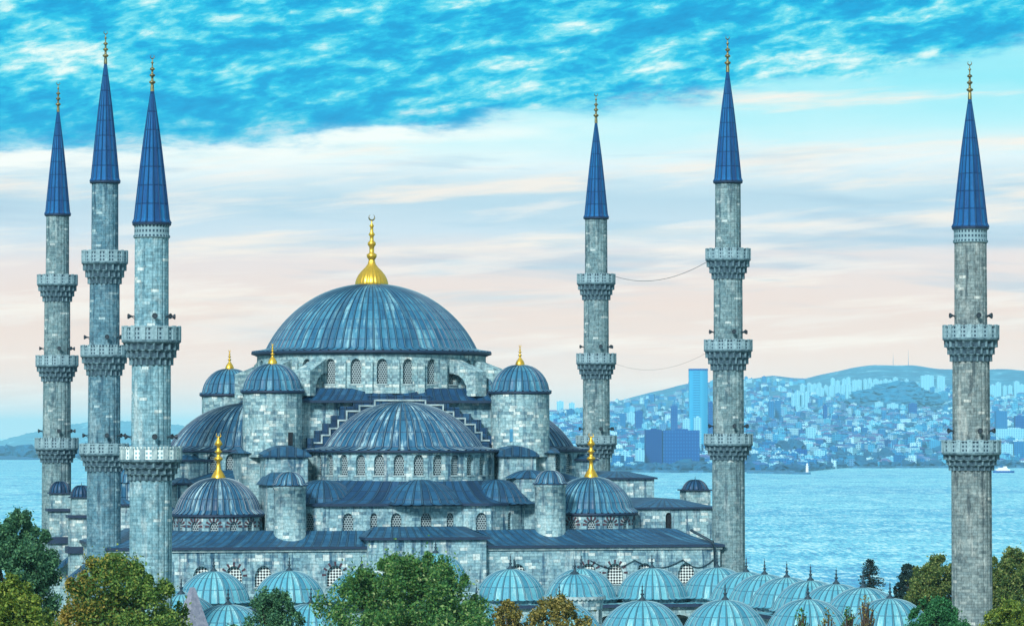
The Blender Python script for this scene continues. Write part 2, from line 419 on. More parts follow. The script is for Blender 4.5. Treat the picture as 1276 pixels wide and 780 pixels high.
def cyl(cx, cy, Rr, sgn=1):
    # s grows to the viewer's right on the side that faces -Y
    return lambda s, z, d: (cx + (Rr - d) * math.sin(s / Rr), cy - (Rr - d) * math.cos(s / Rr), z)
def flat(x0, y0, dx=1, dy=0):
    return lambda s, z, d: (x0 + s * dx - d * dy, y0 + s * dy + d * dx, z)

def cap_profile(r, z0, rise, n=12, flare=0., fz=0.):
    Rs = (r * r + rise * rise) / (2 * rise); zc = z0 + rise - Rs
    p = []
    if flare: p += [(r + flare, z0 - fz), (r + flare * .45, z0 - fz * .55)]
    for k in range(n + 1):
        a = math.acos(max(-1, min(1, (z0 - zc) / Rs))) * (1 - k / n)
        p.append((Rs * math.sin(a), zc + Rs * math.cos(a)))
    p[-1] = (.02, z0 + rise)
    return p

def finial(parent, x, y, z, h, style='gold', mat='gold', rb=None):
    mb = MB()
    if style == 'gold':        # ribbed bell then stacked knops
        rb = rb or h * .17
        pr = [(1., 0), (1.0, .03), (.96, .10), (.78, .2), (.46, .3), (.26, .36), (.2, .42), (.42, .46), (.42, .49), (.16, .52), (.16, .58), (.36, .61), (.36, .635), (.14, .66), (.14, .71), (.28, .735), (.1, .77), (.1, .81), (.2, .83), (.06, .86), (.05, .92)]
    elif style == 'spire':     # tall baluster
        rb = rb or h * .13
        pr = [(1.0, 0), (1.0, .02), (.75, .1), (.35, .2), (.28, .3), (.25, .36), (.6, .4), (.6, .43), (.25, .47), (.25, .53), (.55, .57), (.25, .61), (.22, .68), (.6, .72), (.35, .79), (.1, .86), (.1, .9)]
    else:                      # minaret finial: tube with four bulbs
        rb = rb or h * .085
        pr = [(.6, 0), (.5, .16), (.42, .19), (1.0, .23), (1.0, .26), (.38, .29), (.36, .38), (.86, .41), (.86, .44), (.32, .47), (.3, .55), (.82, .58), (.7, .61), (.2, .64), (.2, .73), (.5, .76), (.15, .79), (.1, .86)]
    mb.lathe([(r * rb, z + t * h) for r, t in pr], 16, x, y, mod=(lambda a, zz: .07 * abs(math.sin(6 * a)) if style == 'gold' and zz < z + .3 * h else 0))
    o = mb.build('finial', M[mat], parent)
    c = MB(); rc = h * .052; zc = z + .92 * h
    pts = [(x + rc * math.cos(a), y, zc + rc * math.sin(a)) for a in [PI / 2 + R(32) + R(296) * k / 14 for k in range(15)]]
    c.tube(pts, [max(.012, rc * .3 * math.sin(PI * (k + .6) / 15.2)) for k in range(15)], 6)
    o2 = c.build('crescent', M[mat], o)
    return o

# ------------------------------------------------------------------ ground, sea, far land (structure)
m_, t_, b_ = newmat('ground'); g_ = t_.node('ShaderNodeNewGeometry').outputs['Position']
t_.put(b_.inputs['Base Color'], t_.mix(t_.rng(t_.noise(g_, .08, 5), .4, .6), lin(70, 92, 62), lin(120, 118, 104))); b_.inputs['Roughness'].default_value = .95
M['ground'] = m_
mb = MB(); P = []; UVs = []
us = np.linspace(-420, 520, 60); vs = np.linspace(60, 1100, 80)
def ground_z(u, v):
    t = min(1, max(0, (v - 520) / 330)); s = t * t * (3 - 2 * t)
    return -36 * s + (.0 if v < 500 else 0)
for v in vs:
    P.append([(CX + u * cT + v * sT, CY - u * sT + v * cT, ground_z(u, v)) for u in us]); UVs.append([(u, v) for u in us])
mb.grid(P, UVs); struct(mb.build('ground', M['ground']))

m_, t_, b_ = newmat('sea water'); g_ = t_.node('ShaderNodeNewGeometry').outputs['Position']
gx, gy, gz = t_.sep(g_)
la = t_.m('SUBTRACT', t_.m('MULTIPLY', gx, cT), t_.m('MULTIPLY', gy, sT)); dp = t_.m('ADD', t_.m('MULTIPLY', gx, sT), t_.m('MULTIPLY', gy, cT))
w1 = t_.noise(t_.comb(t_.m('MULTIPLY', la, .0035), t_.m('MULTIPLY', dp, .0045)), 1., 6, .6, .4)
w2 = t_.m('ADD', t_.m('MULTIPLY', t_.noise(t_.comb(t_.m('MULTIPLY', la, .4), t_.m('MULTIPLY', dp, .045)), 1., 3, .7, .2), .6), t_.m('MULTIPLY', t_.noise(t_.comb(t_.m('MULTIPLY', la, .05), t_.m('MULTIPLY', dp, .012), 3.), 1., 5, .7, .2), .4))
w3 = t_.noise(t_.comb(t_.m('MULTIPLY', la, .0012), t_.m('MULTIPLY', dp, .0042), 7.), 1., 4, .5)
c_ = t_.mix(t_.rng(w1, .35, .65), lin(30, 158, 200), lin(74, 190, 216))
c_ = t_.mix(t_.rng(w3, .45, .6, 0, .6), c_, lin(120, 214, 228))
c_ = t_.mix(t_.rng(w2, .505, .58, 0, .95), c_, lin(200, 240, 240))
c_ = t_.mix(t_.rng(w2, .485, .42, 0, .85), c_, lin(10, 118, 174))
t_.put(b_.inputs['Base Color'], c_); b_.inputs['Roughness'].default_value = .38; b_.inputs['Specular IOR Level'].default_value = .5
bp = t_.node('ShaderNodeBump'); bp.inputs['Strength'].default_value = .9; bp.inputs['Distance'].default_value = 1.2
t_.put(bp.inputs['Height'], w2); t_.l.new(bp.outputs[0], b_.inputs['Normal'])
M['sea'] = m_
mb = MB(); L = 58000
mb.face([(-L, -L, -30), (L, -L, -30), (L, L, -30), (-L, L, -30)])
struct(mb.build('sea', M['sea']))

# far shore terrain
SK = [(560, 546), (640, 530), (690, 513), (720, 508), (760, 500), (800, 492), (840, 482), (865, 477), (900, 474), (930, 470), (960, 466), (985, 469), (1005, 470), (1030, 465), (1060, 457), (1090, 453), (1110, 452), (1140, 453), (1170, 457), (1200, 460), (1240, 459), (1280, 460), (1400, 466), (1550, 490), (1750, 540)]
SKx = [a for a, b in SK]; SKy = [b for a, b in SK]
def shore_v(p): return 5980 + 900 * min(1, max(0, (p - 995) / 60)) + 40 * math.sin(p * .05) + 25 * math.sin(p * .17)
def land_py(p, v):
    S = float(np.interp(p, SKx, SKy)); s0 = shore_v(p)
    pys0 = 546 + 54.0 * F / s0
    ks = [s0, s0 + 250, 7400, 8200, 9200, 10500, 12000, 13000]
    ky = [pys0, 546 + 50 * F / (s0 + 250), 557, 538, 520, max(502, S + 12), max(484, S + 4), S]
    return float(np.interp(v, ks, ky))
def land_z(p, v):
    s0 = shore_v(p)
    if v < s0: return -34
    if v <= 13000:
        z = ZV(land_py(p, v), v)
    else:
        z = ZV(float(np.interp(p, SKx, SKy)), 13000) * max(0, 1 - (v - 13000) / 3500) - 20 * min(1, (v - 13000) / 3500)
    z += (8 * math.sin(p * .031 + v * .002) + 5 * math.sin(p * .11 + v * .004)) * min(1, max(0, (v - 7500) / 2500)) * (1 if v < 12000 else .3)
    # wooded mid hill
    z += 62 * math.exp(-((p - 1112) / 45) ** 2 - ((v - 10300) / 480) ** 2)
    return max(z, -27.) if p < 1700 else z
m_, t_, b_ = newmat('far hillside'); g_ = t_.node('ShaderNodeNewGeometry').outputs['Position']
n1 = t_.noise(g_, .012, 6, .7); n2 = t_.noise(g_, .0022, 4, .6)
c_ = t_.mix(t_.rng(n1, .4, .62), lin(14, 96, 140), lin(40, 132, 168)); c_ = t_.mix(t_.m('MULTIPLY', t_.rng(n1, .56, .62, 0, .8), t_.rng(n2, .42, .56)), c_, lin(150, 205, 220))  # blue of distant haze is put into the hillside colour
t_.put(b_.inputs['Base Color'], c_); b_.inputs['Roughness'].default_value = .95
M['hill'] = m_
mb = MB(); P = []; UVs = []
ps = list(np.arange(560, 1760, 6)); vv = [5850] + list(np.arange(5950, 7200, 50)) + list(np.arange(7200, 17000, 150))
for v in vv:
    row = []
    for p in ps:
        x, y = PV(p, v); row.append((x, y, land_z(p, v)))
    P.append(row); UVs.append([(p, v) for p in ps])
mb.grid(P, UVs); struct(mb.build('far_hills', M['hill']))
# islands far off on the left, and a low wooded headland in front of them
def ridge(name, v, pts, dep, mat, base=-31):
    mb = MB(); xs = np.arange(pts[0][0], pts[-1][0] + 1, 3.); rows = []
    for k in range(9):
        t = k / 8; prof = math.sin(PI * t) ** .6 if 0 < t < 1 else 0
        row = []
        for p in xs:
            top = ZV(np.interp(p, [a for a, b in pts], [b for a, b in pts]) + .5 * math.sin(p * .33) + .4 * math.sin(p * .9), v)
            x, y = PV(p, v + dep * (t - .5)); row.append((x, y, base + (top - base) * prof))
        rows.append(row)
    mb.grid(rows, [[(p, k) for p in xs] for k in range(9)]); return mb.build(name, mat)
struct(ridge('island_hills', 24000, [(-120, 556), (-40, 554), (0, 549), (30, 541), (60, 534), (100, 527), (140, 524), (190, 525), (240, 532), (300, 545), (340, 557)], 2500, M['hill']))
M['headland'] = plain('headland soil', lin(16, 96, 150), .95, 0, .3, .02)  # soil colour carries a painted haze blue
struct(ridge('headland', 9600, [(-200, 569), (-60, 567), (0, 566), (30, 568), (47, 570), (52, 572), (100, 572), (112, 568), (165, 566), (230, 567), (262, 572)], 260, M['headland']))

# ------------------------------------------------------------------ haze
m_ = bpy.data.materials.new('haze'); m_.use_nodes = True; nt = m_.node_tree; nt.nodes.clear()
vol = nt.nodes.new('ShaderNodeVolumePrincipled'); vol.inputs['Color'].default_value = (.36, .84, 1., 1); vol.inputs['Density'].default_value = 3.8e-5
vol.inputs['Anisotropy'].default_value = -.3
om = nt.nodes.new('ShaderNodeOutputMaterial'); nt.links.new(vol.outputs[0], om.inputs['Volume'])
mb = MB(); L = 60000; mb.box(-L, L, -L, L, -37, 330, bottom=True)
hz = mb.build('haze', m_); hz['kind'] = 'stuff'; hz['label'] = 'pale blue haze over the strait and the far city'; hz['category'] = 'haze'

# ------------------------------------------------------------------ THE MOSQUE
mosque = empty('mosque', 'great grey stone mosque with cascading blue lead domes and gilded finials', 'mosque')
DX = XY(463, 0)

# outer hall body with the facade towards the courtyard
FY = -34.0
xl, xr = -35.6, XY(897, FY)
fac = MB()
wins = []
for px in (252, 292, 329, 418, 645, 733, 766, 803, 855):
    wins.append((XY(px, FY), 9.4, 1.95, 2.35, px in (292, 418, 733, 766)))
fn = flat(0, FY)
xp0, xp1 = XY(459, FY - 1.0), XY(606, FY - 1.0)
wall(fac, fn, xl, xr, 0, 13.7, [(a, b, c, d) for a, b, c, d, e in wins], .5)
fac.face([(xr, FY, 0), (xr, 33, 0), (xr, 33, 13.7), (xr, FY, 13.7)])
fac.face([(xl, 33, 0), (xl, FY, 0), (xl, FY, 13.7), (xl, 33, 13.7)])
fac.face([(xr, 33, 0), (xl, 33, 0), (xl, 33, 13.7), (xr, 33, 13.7)])
facade = fac.build('facade', M['stone_body'], mosque)
for a, b, c, d, e in wins: window(fn, a, b, c, d, .5, facade, M['grille_diag'], e)
mb = MB(); mb.box(xp0, xp1, FY - 1.0, FY + 3, 0, 14.55)
portal = mb.build('portal_block', M['stone_body'], mosque)
# gallery roof round the hall
mb = MB()
def slope_quad(mb, a, b, c, d, mi=0, n=6, sag=.25):
    a, b, c, d = map(Vector, (a, b, c, d)); rows = []; uvs = []
    L = (b - a).length; H = (d - a).length; m = max(1, int(L / 3))
    for i in range(n + 1):
        t = i / n; row = []; ur = []
        for k in range(m + 1):
            q = (a.lerp(b, k / m)).lerp(d.lerp(c, k / m), t); q.z -= sag * math.sin(PI * t) ; row.append(tuple(q)); ur.append((L * k / m, H * t))
        rows.append(row); uvs.append(ur)
    mb.grid(rows, uvs, mi, False)
ez, rz, e = 13.85, 15.5, .45
iy = -29.6
slope_quad(mb, (xl - e, FY - e, ez), (xr + e, FY - e, ez), (xr - 4, iy, rz), (xl + 4, iy, rz))
slope_quad(mb, (xr + e, FY - e, ez), (xr + e, 33 + e, ez), (xr - 4, 29, rz), (xr - 4, iy, rz))
slope_quad(mb, (xl - e, 33 + e, ez), (xl - e, FY - e, ez), (xl + 4, iy, rz), (xl + 4, 29, rz))
slope_quad(mb, (xr + e, 33 + e, ez), (xl - e, 33 + e, ez), (xl + 4, 29, rz), (xr - 4, 29, rz))
mb.face([(xl + 4, iy, rz), (xr - 4, iy, rz), (xr - 4, 29, rz), (xl + 4, 29, rz)])
gal = mb.build('gallery_roof', M['lead_roof'], mosque)
mb = MB(); mb.box(xl - e, xr + e, FY - e - .02, 33 + e, ez - .28, ez - .01); mb.build('eave', M['rim'], gal)
mb = MB(); mb.box(xl - .2, xr + .2, FY - .22, 33.2, ez - .55, ez - .285); mb.build('cornice', M['stone_trim'], gal)
mb = MB()
slope_quad(mb, (xp0 - .4, FY - 1.4, 14.85), (xp1 + .4, FY - 1.4, 14.85), (xp1 - 1.5, iy - .3, 15.95), (xp0 + 1.5, iy - .3, 15.95), sag=.1)
slope_quad(mb, (xp0 - .4, iy - .3, 14.85), (xp0 - .4, FY - 1.4, 14.85), (xp0 + 1.5, iy - .3, 15.95), (xp0 + 1.5, iy, 15.95), sag=0)
slope_quad(mb, (xp1 + .4, FY - 1.4, 14.85), (xp1 + .4, iy - .3, 14.85), (xp1 - 1.5, iy, 15.95), (xp1 - 1.5, iy - .3, 15.95), sag=0)
pr_ = mb.build('portal_roof', M['lead_roof'], mosque)
mb = MB(); mb.box(xp0 - .4, xp1 + .4, FY - 1.42, FY + 3, 14.57, 14.84); mb.build('eave', M['rim'], pr_)

# first tier: exedra wall above the gallery roof
EY = -29.6
pts = [(XY(372, EY + 2.6), EY + 2.6), (XY(402, EY), EY), (XY(612, EY), EY), (XY(655, EY + 4.2), EY + 4.2)]
ex = MB(); exw = []
zt, zb = 18.25, 14.9
segs = [(pts[0], pts[1], [386]), (pts[1], pts[2], [434, 466, 494, 531, 561, 600]), (pts[2], pts[3], [636])]
for a, b, pxs in segs:
    L = math.hypot(b[0] - a[0], b[1] - a[1]); dx, dy = (b[0] - a[0]) / L, (b[1] - a[1]) / L
    f_ = flat(a[0], a[1], dx, dy); ops = []
    for px in pxs:
        s_ = min(L - .8, max(.8, (XY(px, (a[1] + b[1]) / 2) - a[0]) / dx)); wd_ = 1.25 if px in (434, 494, 531, 600, 386) else .8
        ops.append((s_, zb + .55, wd_, 2.05))
    wall(ex, f_, 0, L, zb, zt, ops, .4); exw += [(f_, o_) for o_ in ops]
ex.face([(pts[3][0], pts[3][1], zb), (pts[3][0], -18, zb), (pts[3][0], -18, zt), (pts[3][0], pts[3][1], zt)])
ex.face([(pts[0][0], -18, zb), (pts[0][0], pts[0][1], zb), (pts[0][0], pts[0][1], zt), (pts[0][0], -18, zt)])
exo = ex.build('exedra_wall', M['stone_body'], mosque)
for f_, o_ in exw: window(f_, *o_, .4, exo, M['grille'])
# sloping lead over the exedrae, up to the half dome drum, with three low semi-domes swelling out of it
HX, HY = XY(503, -17), -16.0
HR = 11.0
def ex_outline(t):
    P_ = [(pts[0][0] - .3, -17.5)] + [(p[0], p[1] - .45) for p in pts] + [(pts[3][0] + .4, -17.5)]
    L_ = [0]
    for i in range(1, len(P_)): L_.append(L_[-1] + math.hypot(P_[i][0] - P_[i - 1][0], P_[i][1] - P_[i - 1][1]))
    s_ = t * L_[-1]; return np.interp(s_, L_, [p[0] for p in P_]), np.interp(s_, L_, [p[1] for p in P_])
mb = MB(); rows = []; uvs = []; n = 60
for i in range(9):
    q = i / 8; row = []; ur = []
    for k in range(n + 1):
        t = k / n; ox, oy = ex_outline(t); a = R(-92) + R(184) * t
        ix, iy2 = HX + (HR - .1) * math.sin(a), HY - (HR - .1) * math.cos(a)
        row.append((ox + (ix - ox) * q, oy + (iy2 - oy) * q, 18.55 + (21.2 - 18.55) * q ** 1.9)); ur.append((t * 34, q * 4))
    rows.append(row); uvs.append(ur)
mb.grid(rows, uvs, 0, False)
exr = mb.build('exedra_roof', M['lead_dark'], mosque)
mb = MB(); rim = [ex_outline(k / n) for k in range(n + 1)]
mb.grid([[(x, y, 18.27) for x, y in rim], [(x, y, 18.56) for x, y in rim]], [[(k, 0) for k in range(n + 1)], [(k, 1) for k in range(n + 1)]], 0, False)
mb.grid([[(x, y, 18.27) for x, y in rim], [(HX + (x - HX) * .9, y + 1.2, 18.27) for x, y in rim]], [[(k, 0) for k in range(n + 1)], [(k, 1) for k in range(n + 1)]], 0, False)
mb.build('eave', M['rim'], exr)
for px, yy, rr in ((522, -25.7, 6.2), (402, -23.8, 5.2), (618, -23.0, 5.2)):
    mb = MB(); mb.ribbed(cap_profile(rr * .85, 18.62, 2.75 if px == 522 else 2.6, 10, rr * .15, .2), 30, XY(px, yy), yy, .05)
    mb.build('semi_dome', M['lead_roof'], mosque)

def half_dome(cx, cy, ang, nwin, wpx=None, visible=True):
    """drum + lead half dome; ang = direction the front faces (0 = -Y)"""
    ca, sa = math.cos(ang), math.sin(ang)
    def rotp(p): x, y, z = p; x -= cx; y -= cy; return (cx + x * ca - y * sa, cy + x * sa + y * ca, z)
    f0 = cyl(cx, cy, HR); fr = lambda s, z, d: rotp(f0(s, z, d))
    dm = MB(); ops = []
    half = HR * R(92)
    for k in range(nwin):
        a = R(-84) + R(168) * k / (nwin - 1); ops.append((HR * a, 21.75, 1.2, 2.4))
    wall(dm, fr, -half, half, 20.6, 24.45, ops, .45, .7)
    d_ = dm.build('half_dome_drum', M['stone_body'], mosque)
    for o_ in ops: window(fr, *o_, .45, d_, M['grille'])
    mb = MB(); prof = [(HR + .5, 24.62), (HR - .4, 24.72), (9.9, 24.84)] + cap_profile(9.45, 24.98, 5.3, 14)
    mb.ribbed(prof, 60, cx, cy, .08)
    o = mb.build('half_dome', M['lead_half'], mosque)
    mb = MB(); mb.lathe([(HR + .1, 24.3), (HR + .5, 24.4), (HR + .5, 24.61), (HR - .3, 24.66)], 64, cx, cy, sm=False); mb.build('eave', M['rim'], o)
half_dome(HX, HY, 0, 15)
half_dome(-15.5, 1, -PI / 2, 15)
half_dome(15.5, 1, PI / 2, 15)
half_dome(0, 16, PI, 5)

# second tier body
mb = MB()
mb.box(-18.6, 18.9, -17.2, 18, 13, 24.2)
mb.box(-26.8, 26.8, -13, 14, 14, 20.4)
mb.build('lower_body', M['stone_tower'], mosque)
mb = MB()
slope_quad(mb, (-27.2, -13.4, 20.5), (27.2, -13.4, 20.5), (20, -9, 22.3), (-20, -9, 22.3))
slope_quad(mb, (27.2, -13.4, 20.5), (27.2, 14.4, 20.5), (20, 9, 22.3), (20, -9, 22.3))
slope_quad(mb, (-27.2, 14.4, 20.5), (-27.2, -13.4, 20.5), (-20, -9, 22.3), (-20, 9, 22.3))
mb.build('aisle_roof', M['lead_roof'], mosque)
mb = MB(); slope_quad(mb, (-19.2, -17.8, 24.25), (19.4, -17.8, 24.25), (19.4, -14, 24.9), (-19.2, -14, 24.9), sag=-.1)
slope_quad(mb, (19.4, -17.8, 24.25), (19.4, 18, 24.25), (16, 18, 24.9), (16, -14, 24.9), sag=-.1)
slope_quad(mb, (-19.2, 18, 24.25), (-19.2, -17.8, 24.25), (-16, -14, 24.9), (-16, 18, 24.9), sag=-.1)
mb.build('shoulder_roof', M['lead_roof'], mosque)
# stepped arch block, main cube and its lead skirt
mb = MB(); mb.box(-15, 15.3, -14.0, 15, 20, 30.3); mb.build('central_cube', M['stone_body'], mosque)
mb = MB(); zt0, zt1 = 30.45, 31.95
A = [(XY(376, -15.2), -15.2), (XY(618, -15.2), -15.2), (15.6, 15.4), (-15.4, 15.4)]; B = [(XY(389, -13.2), -13.2), (XY(607, -13.2), -13.2), (12.5, 13.2), (-13, 13.2)]
for i in range(4):
    a, b = A[i], A[(i + 1) % 4]; c, d = B[(i + 1) % 4], B[i]
    slope_quad(mb, (a[0], a[1], zt0), (b[0], b[1], zt0), (c[0], c[1], zt1), (d[0], d[1], zt1), sag=.12)
mb.face([(p[0], p[1], zt1) for p in B])
sk = mb.build('skirt_roof', M['lead_dark'], mosque)
mb = MB(); mb.prism([(p[0], p[1]) for p in A], 30.2, 30.445); mb.build('eave', M['rim'], sk)
SY = -16.3
steps = [(391, 551), (401, 541.5), (411, 533), (421.5, 523), (432, 511.5), (448, 505), (467, 498), (530, 498), (552, 504), (565, 512.5), (579.5, 520.5), (592, 528), (600, 538), (610, 548)]
def stepped(offx, offz, y0, y1, mb, mi, trim=None):
    xs = [XY(s[0], y0) for s in steps[:7]] + [XY(s[0], y0) for s in steps[7:]]
    zs = [ZP(s[1], XY(s[0], y0), y0) + offz for s in steps]
    cxm = XY(498, y0)
    # horizontal runs
    runs = []
    for i in range(6): runs.append((xs[i] - offx, xs[i + 1] - offx, zs[i]))
    runs.append((xs[6] - offx, xs[7] + offx, zs[6]))
    for i in range(8, 14): runs.append((xs[i - 1] + offx, xs[i] + offx, zs[i]))
    for a, b, z in runs:
        mb.face([(a, y0, 24.2), (b, y0, 24.2), (b, y0, z), (a, y0, z)], mi=mi)
        mb.face([(a, y0, z), (b, y0, z), (b, y1, z), (a, y1, z)], mi=mi)
    for (a, b, z), (c, d, z2) in zip(runs, runs[1:]):
        mb.face([(b, y0, min(z, z2)), (b, y1, min(z, z2)), (b, y1, max(z, z2)), (b, y0, max(z, z2))], mi=mi)
    for x_, z_ in ((runs[0][0], runs[0][2]), (runs[-1][1], runs[-1][2])):
        mb.face([(x_, y0, 24.2), (x_, y1, 24.2), (x_, y1, z_), (x_, y0, z_)], mi=mi)
    if trim:
        w_ = .15; prev = None
        for a, b, z in runs:
            trim.box(a, b, y0 - .15, y0 + .25, z - w_, z + .03)
            if prev is not None:
                x_ = a; z0_, z1_ = sorted((prev, z)); trim.box(x_ - .08, x_ + .08, y0 - .152, y0 + .252, z0_ - w_ - .001, z1_ + .032)
            prev = z
mb = MB(); tr = MB(); stepped(0, 0, SY, -14.5, mb, 0, tr)
sw = mb.build('stepped_arch', M['lead_dark'], mosque); tr.build('stone_edging', M['stone_trim'], sw)
mb = MB(); stepped(.75, .5, -15.1, -13.9, mb, 0); mb.build('stepped_backing', M['lead_dark'], mosque)

# great drum
DR = 14.0
fd = cyl(DX, 0, DR); dm = MB(); ops = []
for k in range(28):
    a = 2 * PI * (k - 13.5) / 28 + R(2.0); ops.append((DR * a, 32.45, 1.3, 3.0))
wall(dm, fd, DR * (-PI), DR * PI, 31.3, 36.15, [o_ for o_ in ops], .5, .6)
drum = dm.build('drum', M['stone_tower'], mosque)
for o_ in ops:
    if abs(o_[0]) < DR * R(125): window(fd, *o_, .5, drum, M['grille'])
for o_ in ops:      # pilasters between the windows
    c = o_[0] + DR * PI / 28
    if abs(c) > DR * R(125): continue
    mb = MB(); q = lambda s, z, d: fd(c + s, z, d)
    P_ = [(-.42, 31.3), (.42, 31.3)]
    mb.face([q(-.42, 31.3, -.35), q(.42, 31.3, -.35), q(.42, 34.9, -.35), q(-.42, 34.9, -.35)])
    mb.face([q(.42, 31.3, -.35), q(.42, 31.3, 0), q(.42, 35.3, 0), q(.42, 34.9, -.35)])
    mb.face([q(-.42, 31.3, 0), q(-.42, 31.3, -.35), q(-.42, 34.9, -.35), q(-.42, 35.3, 0)])
    mb.face([q(-.42, 34.9, -.35), q(.42, 34.9, -.35), q(.42, 35.3, 0), q(-.42, 35.3, 0)])
    mb.build('pilaster', M['stone_tower'], drum)
mb = MB(); mb.lathe([(14.05, 35.95), (14.35, 36.1), (14.7, 36.2), (14.7, 36.45), (14.2, 36.5)], 96, DX, 0, sm=False)
mb.build('cornice', M['rim'], drum)
mb = MB(); prof = [(14.65, 36.46), (13.6, 36.6), (13.05, 36.72)] + cap_profile(12.8, 36.85, 8.05, 22)
mb.ribbed(prof, 84, DX, 0, .09)
dome = mb.build('dome', M['lead_dome'], mosque)
# great finial with ribbed bell
mb = MB(); z0 = 44.7
pr = [(1.95, 0), (2.0, .1), (1.98, .35), (1.85, .8), (1.6, 1.3), (1.2, 1.8), (.8, 2.2), (.5, 2.6), (.36, 3.1)]
mb.lathe([(r, z0 + z) for r, z in pr], 96, DX, 0, mod=lambda a, z: .05 * abs(math.sin(12 * a)) - .03)
mb.lathe([(.36, z0 + 3.1), (.42, 3.2 + z0), (.62, z0 + 3.5), (.62, z0 + 3.8), (.3, z0 + 4.0), (.3, z0 + 4.7), (.52, z0 + 5.0), (.5, z0 + 5.25), (.24, z0 + 5.5), (.24, z0 + 6.0), (.42, z0 + 6.25), (.2, z0 + 6.55), (.18, z0 + 7.1), (.3, z0 + 7.3), (.09, z0 + 7.6), (.07, z0 + 8.0)], 20, DX, 0)
fo = mb.build('finial', M['gold'], dome)
mb = MB(); rc = .36
mb.tube([(DX + rc * math.cos(a), 0, z0 + 8.35 + rc * math.sin(a)) for a in [PI / 2 + R(32) + R(296) * k / 14 for k in range(15)]], [max(.02, .11 * math.sin(PI * (k + .6) / 15.2)) for k in range(15)], 6)
mb.build('crescent', M['old_gold'], fo)
# flying buttresses
for q in range(4):
    for da in (-11, 9) if q in (0, 2) else (-9, 11):
        a = R(45 + 90 * q + da); mb = MB()
        d = Vector((math.cos(a), math.sin(a), 0)); n_ = Vector((-d.y, d.x, 0)) * .95
        O = Vector((DX, 0, 0))
        prof = [(13.8, 35.5), (18.2, 33.9), (18.2, 31.0), (16.8, 31.0), (16.7, 32.2), (16.2, 33.0), (15.4, 33.5), (14.5, 33.7), (13.8, 33.7)]
        for sg in (1, -1):
            pp = [tuple(O + d * r + n_ * sg + Vector((0, 0, z))) for r, z in prof]
            mb.face(pp[0:3] + [pp[3]] + pp[4:], mi=0)
        for i in range(len(prof)):
            (r1, z1), (r2, z2) = prof[i], prof[(i + 1) % len(prof)]
            mb.face([tuple(O + d * r1 - n_ + Vector((0, 0, z1))), tuple(O + d * r1 + n_ + Vector((0, 0, z1))), tuple(O + d * r2 + n_ + Vector((0, 0, z2))), tuple(O + d * r2 - n_ + Vector((0, 0, z2)))], mi=0)
        mb.build('flying_buttress', M['stone_trim'] if 0 else M['stone_tower'], mosque)

# weight towers at the corners of the great dome
for px, yy, front in ((339.5, -15.5, 1), (648, -15.0, 1), (286, 16, 0), (590, 16, 0)):
    x = XY(px, yy); mb = MB()
    rr = 3.5
    mb.lathe([(rr + .15, 23.8), (rr + .05, 24.6), (rr, 24.8), (rr, 31.3)], 12 if px < 400 else 40, x, yy, a0=R(15), a1=R(375), sm=px > 400)
    if front: pass
    tw = mb.build('weight_tower', M['stone_tower'], mosque)
    mb = MB(); mb.lathe([(rr + .02, 31.2), (rr + .28, 31.35), (rr + .28, 31.55), (rr - .1, 31.62)], 40, x, yy, sm=False); mb.build('cornice', M['rim'], tw)
    mb = MB(); mb.ribbed(cap_profile(3.35, 31.75, 3.0, 10, .4, .2), 26, x, yy, .09); mb.build('tower_dome', M['lead_dome'], tw)
    finial(tw, x, yy, 34.65, 2.6, 'gold', 'gold', .55)
    if front:
        mb = MB(); wx = XY(362 if px < 400 else 632, yy - rr)
        wx = x + (1.7 if px < 400 else -1.6); wy = yy - math.sqrt(rr * rr - 1.65 ** 2) - .03
        mb.box(wx - .28, wx + .28, wy - .02, wy + .5, 25.2 if px < 400 else 25.6, 26.7 if px < 400 else 27.1); mb.build('slit_window', M['dark'] if px < 400 else M['door_blue'], tw)

# buttress blocks beside the half dome drum
for x0, x1 in ((XY(331, -22), XY(384, -22)), (XY(621, -20), XY(668, -20))):
    yb = -22 if x0 < 0 else -20
    mb = MB(); mb.box(x0, x1, yb, -15, 15, 23.9); bb = mb.build('buttress_block', M['stone_body'], mosque)
    mb = MB(); cxm = (x0 + x1) / 2; hw = (x1 - x0) / 2 + .35
    rows = []; uvs = []
    for i in range(9):
        t = i / 8; xx = cxm - hw + 2 * hw * t; zz = 24.05 + 1.0 * math.sin(PI * t) ** .8 if 0 < t < 1 else 24.05
        rows.append([(xx, yb - .35, zz - (.0)), (xx, yb + 2.2, zz + .15), (xx, -14, zz + .25)]); uvs.append([(xx, 0), (xx, 2.5), (xx, 7)])
    mb.grid(rows, uvs, 0, False)
    mb.face([r[0] for r in rows]); mb.box(x0 - .35, x1 + .35, yb - .352, -15, 23.8, 24.04)
    mb.build('barrel_roof', M['lead_roof'], bb)
mb = MB(); x0, x1 = XY(640, -25), XY(690, -25)
poly = [(x0, -22), (x0 + .6, -25.6), (x1 - 1.3, -25.6), (x1, -23), (x1, -17), (x0, -17)]
mb.prism(poly, 15, 21.25); pb = mb.build('polygonal_pier', M['stone_body'], mosque)
mb = MB(); mb.ribbed(cap_profile(2.5, 21.55, .75, 5, .45, .2), 18, (x0 + x1) / 2, -22.6, .04); mb.build('pier_roof', M['lead_roof'], pb)

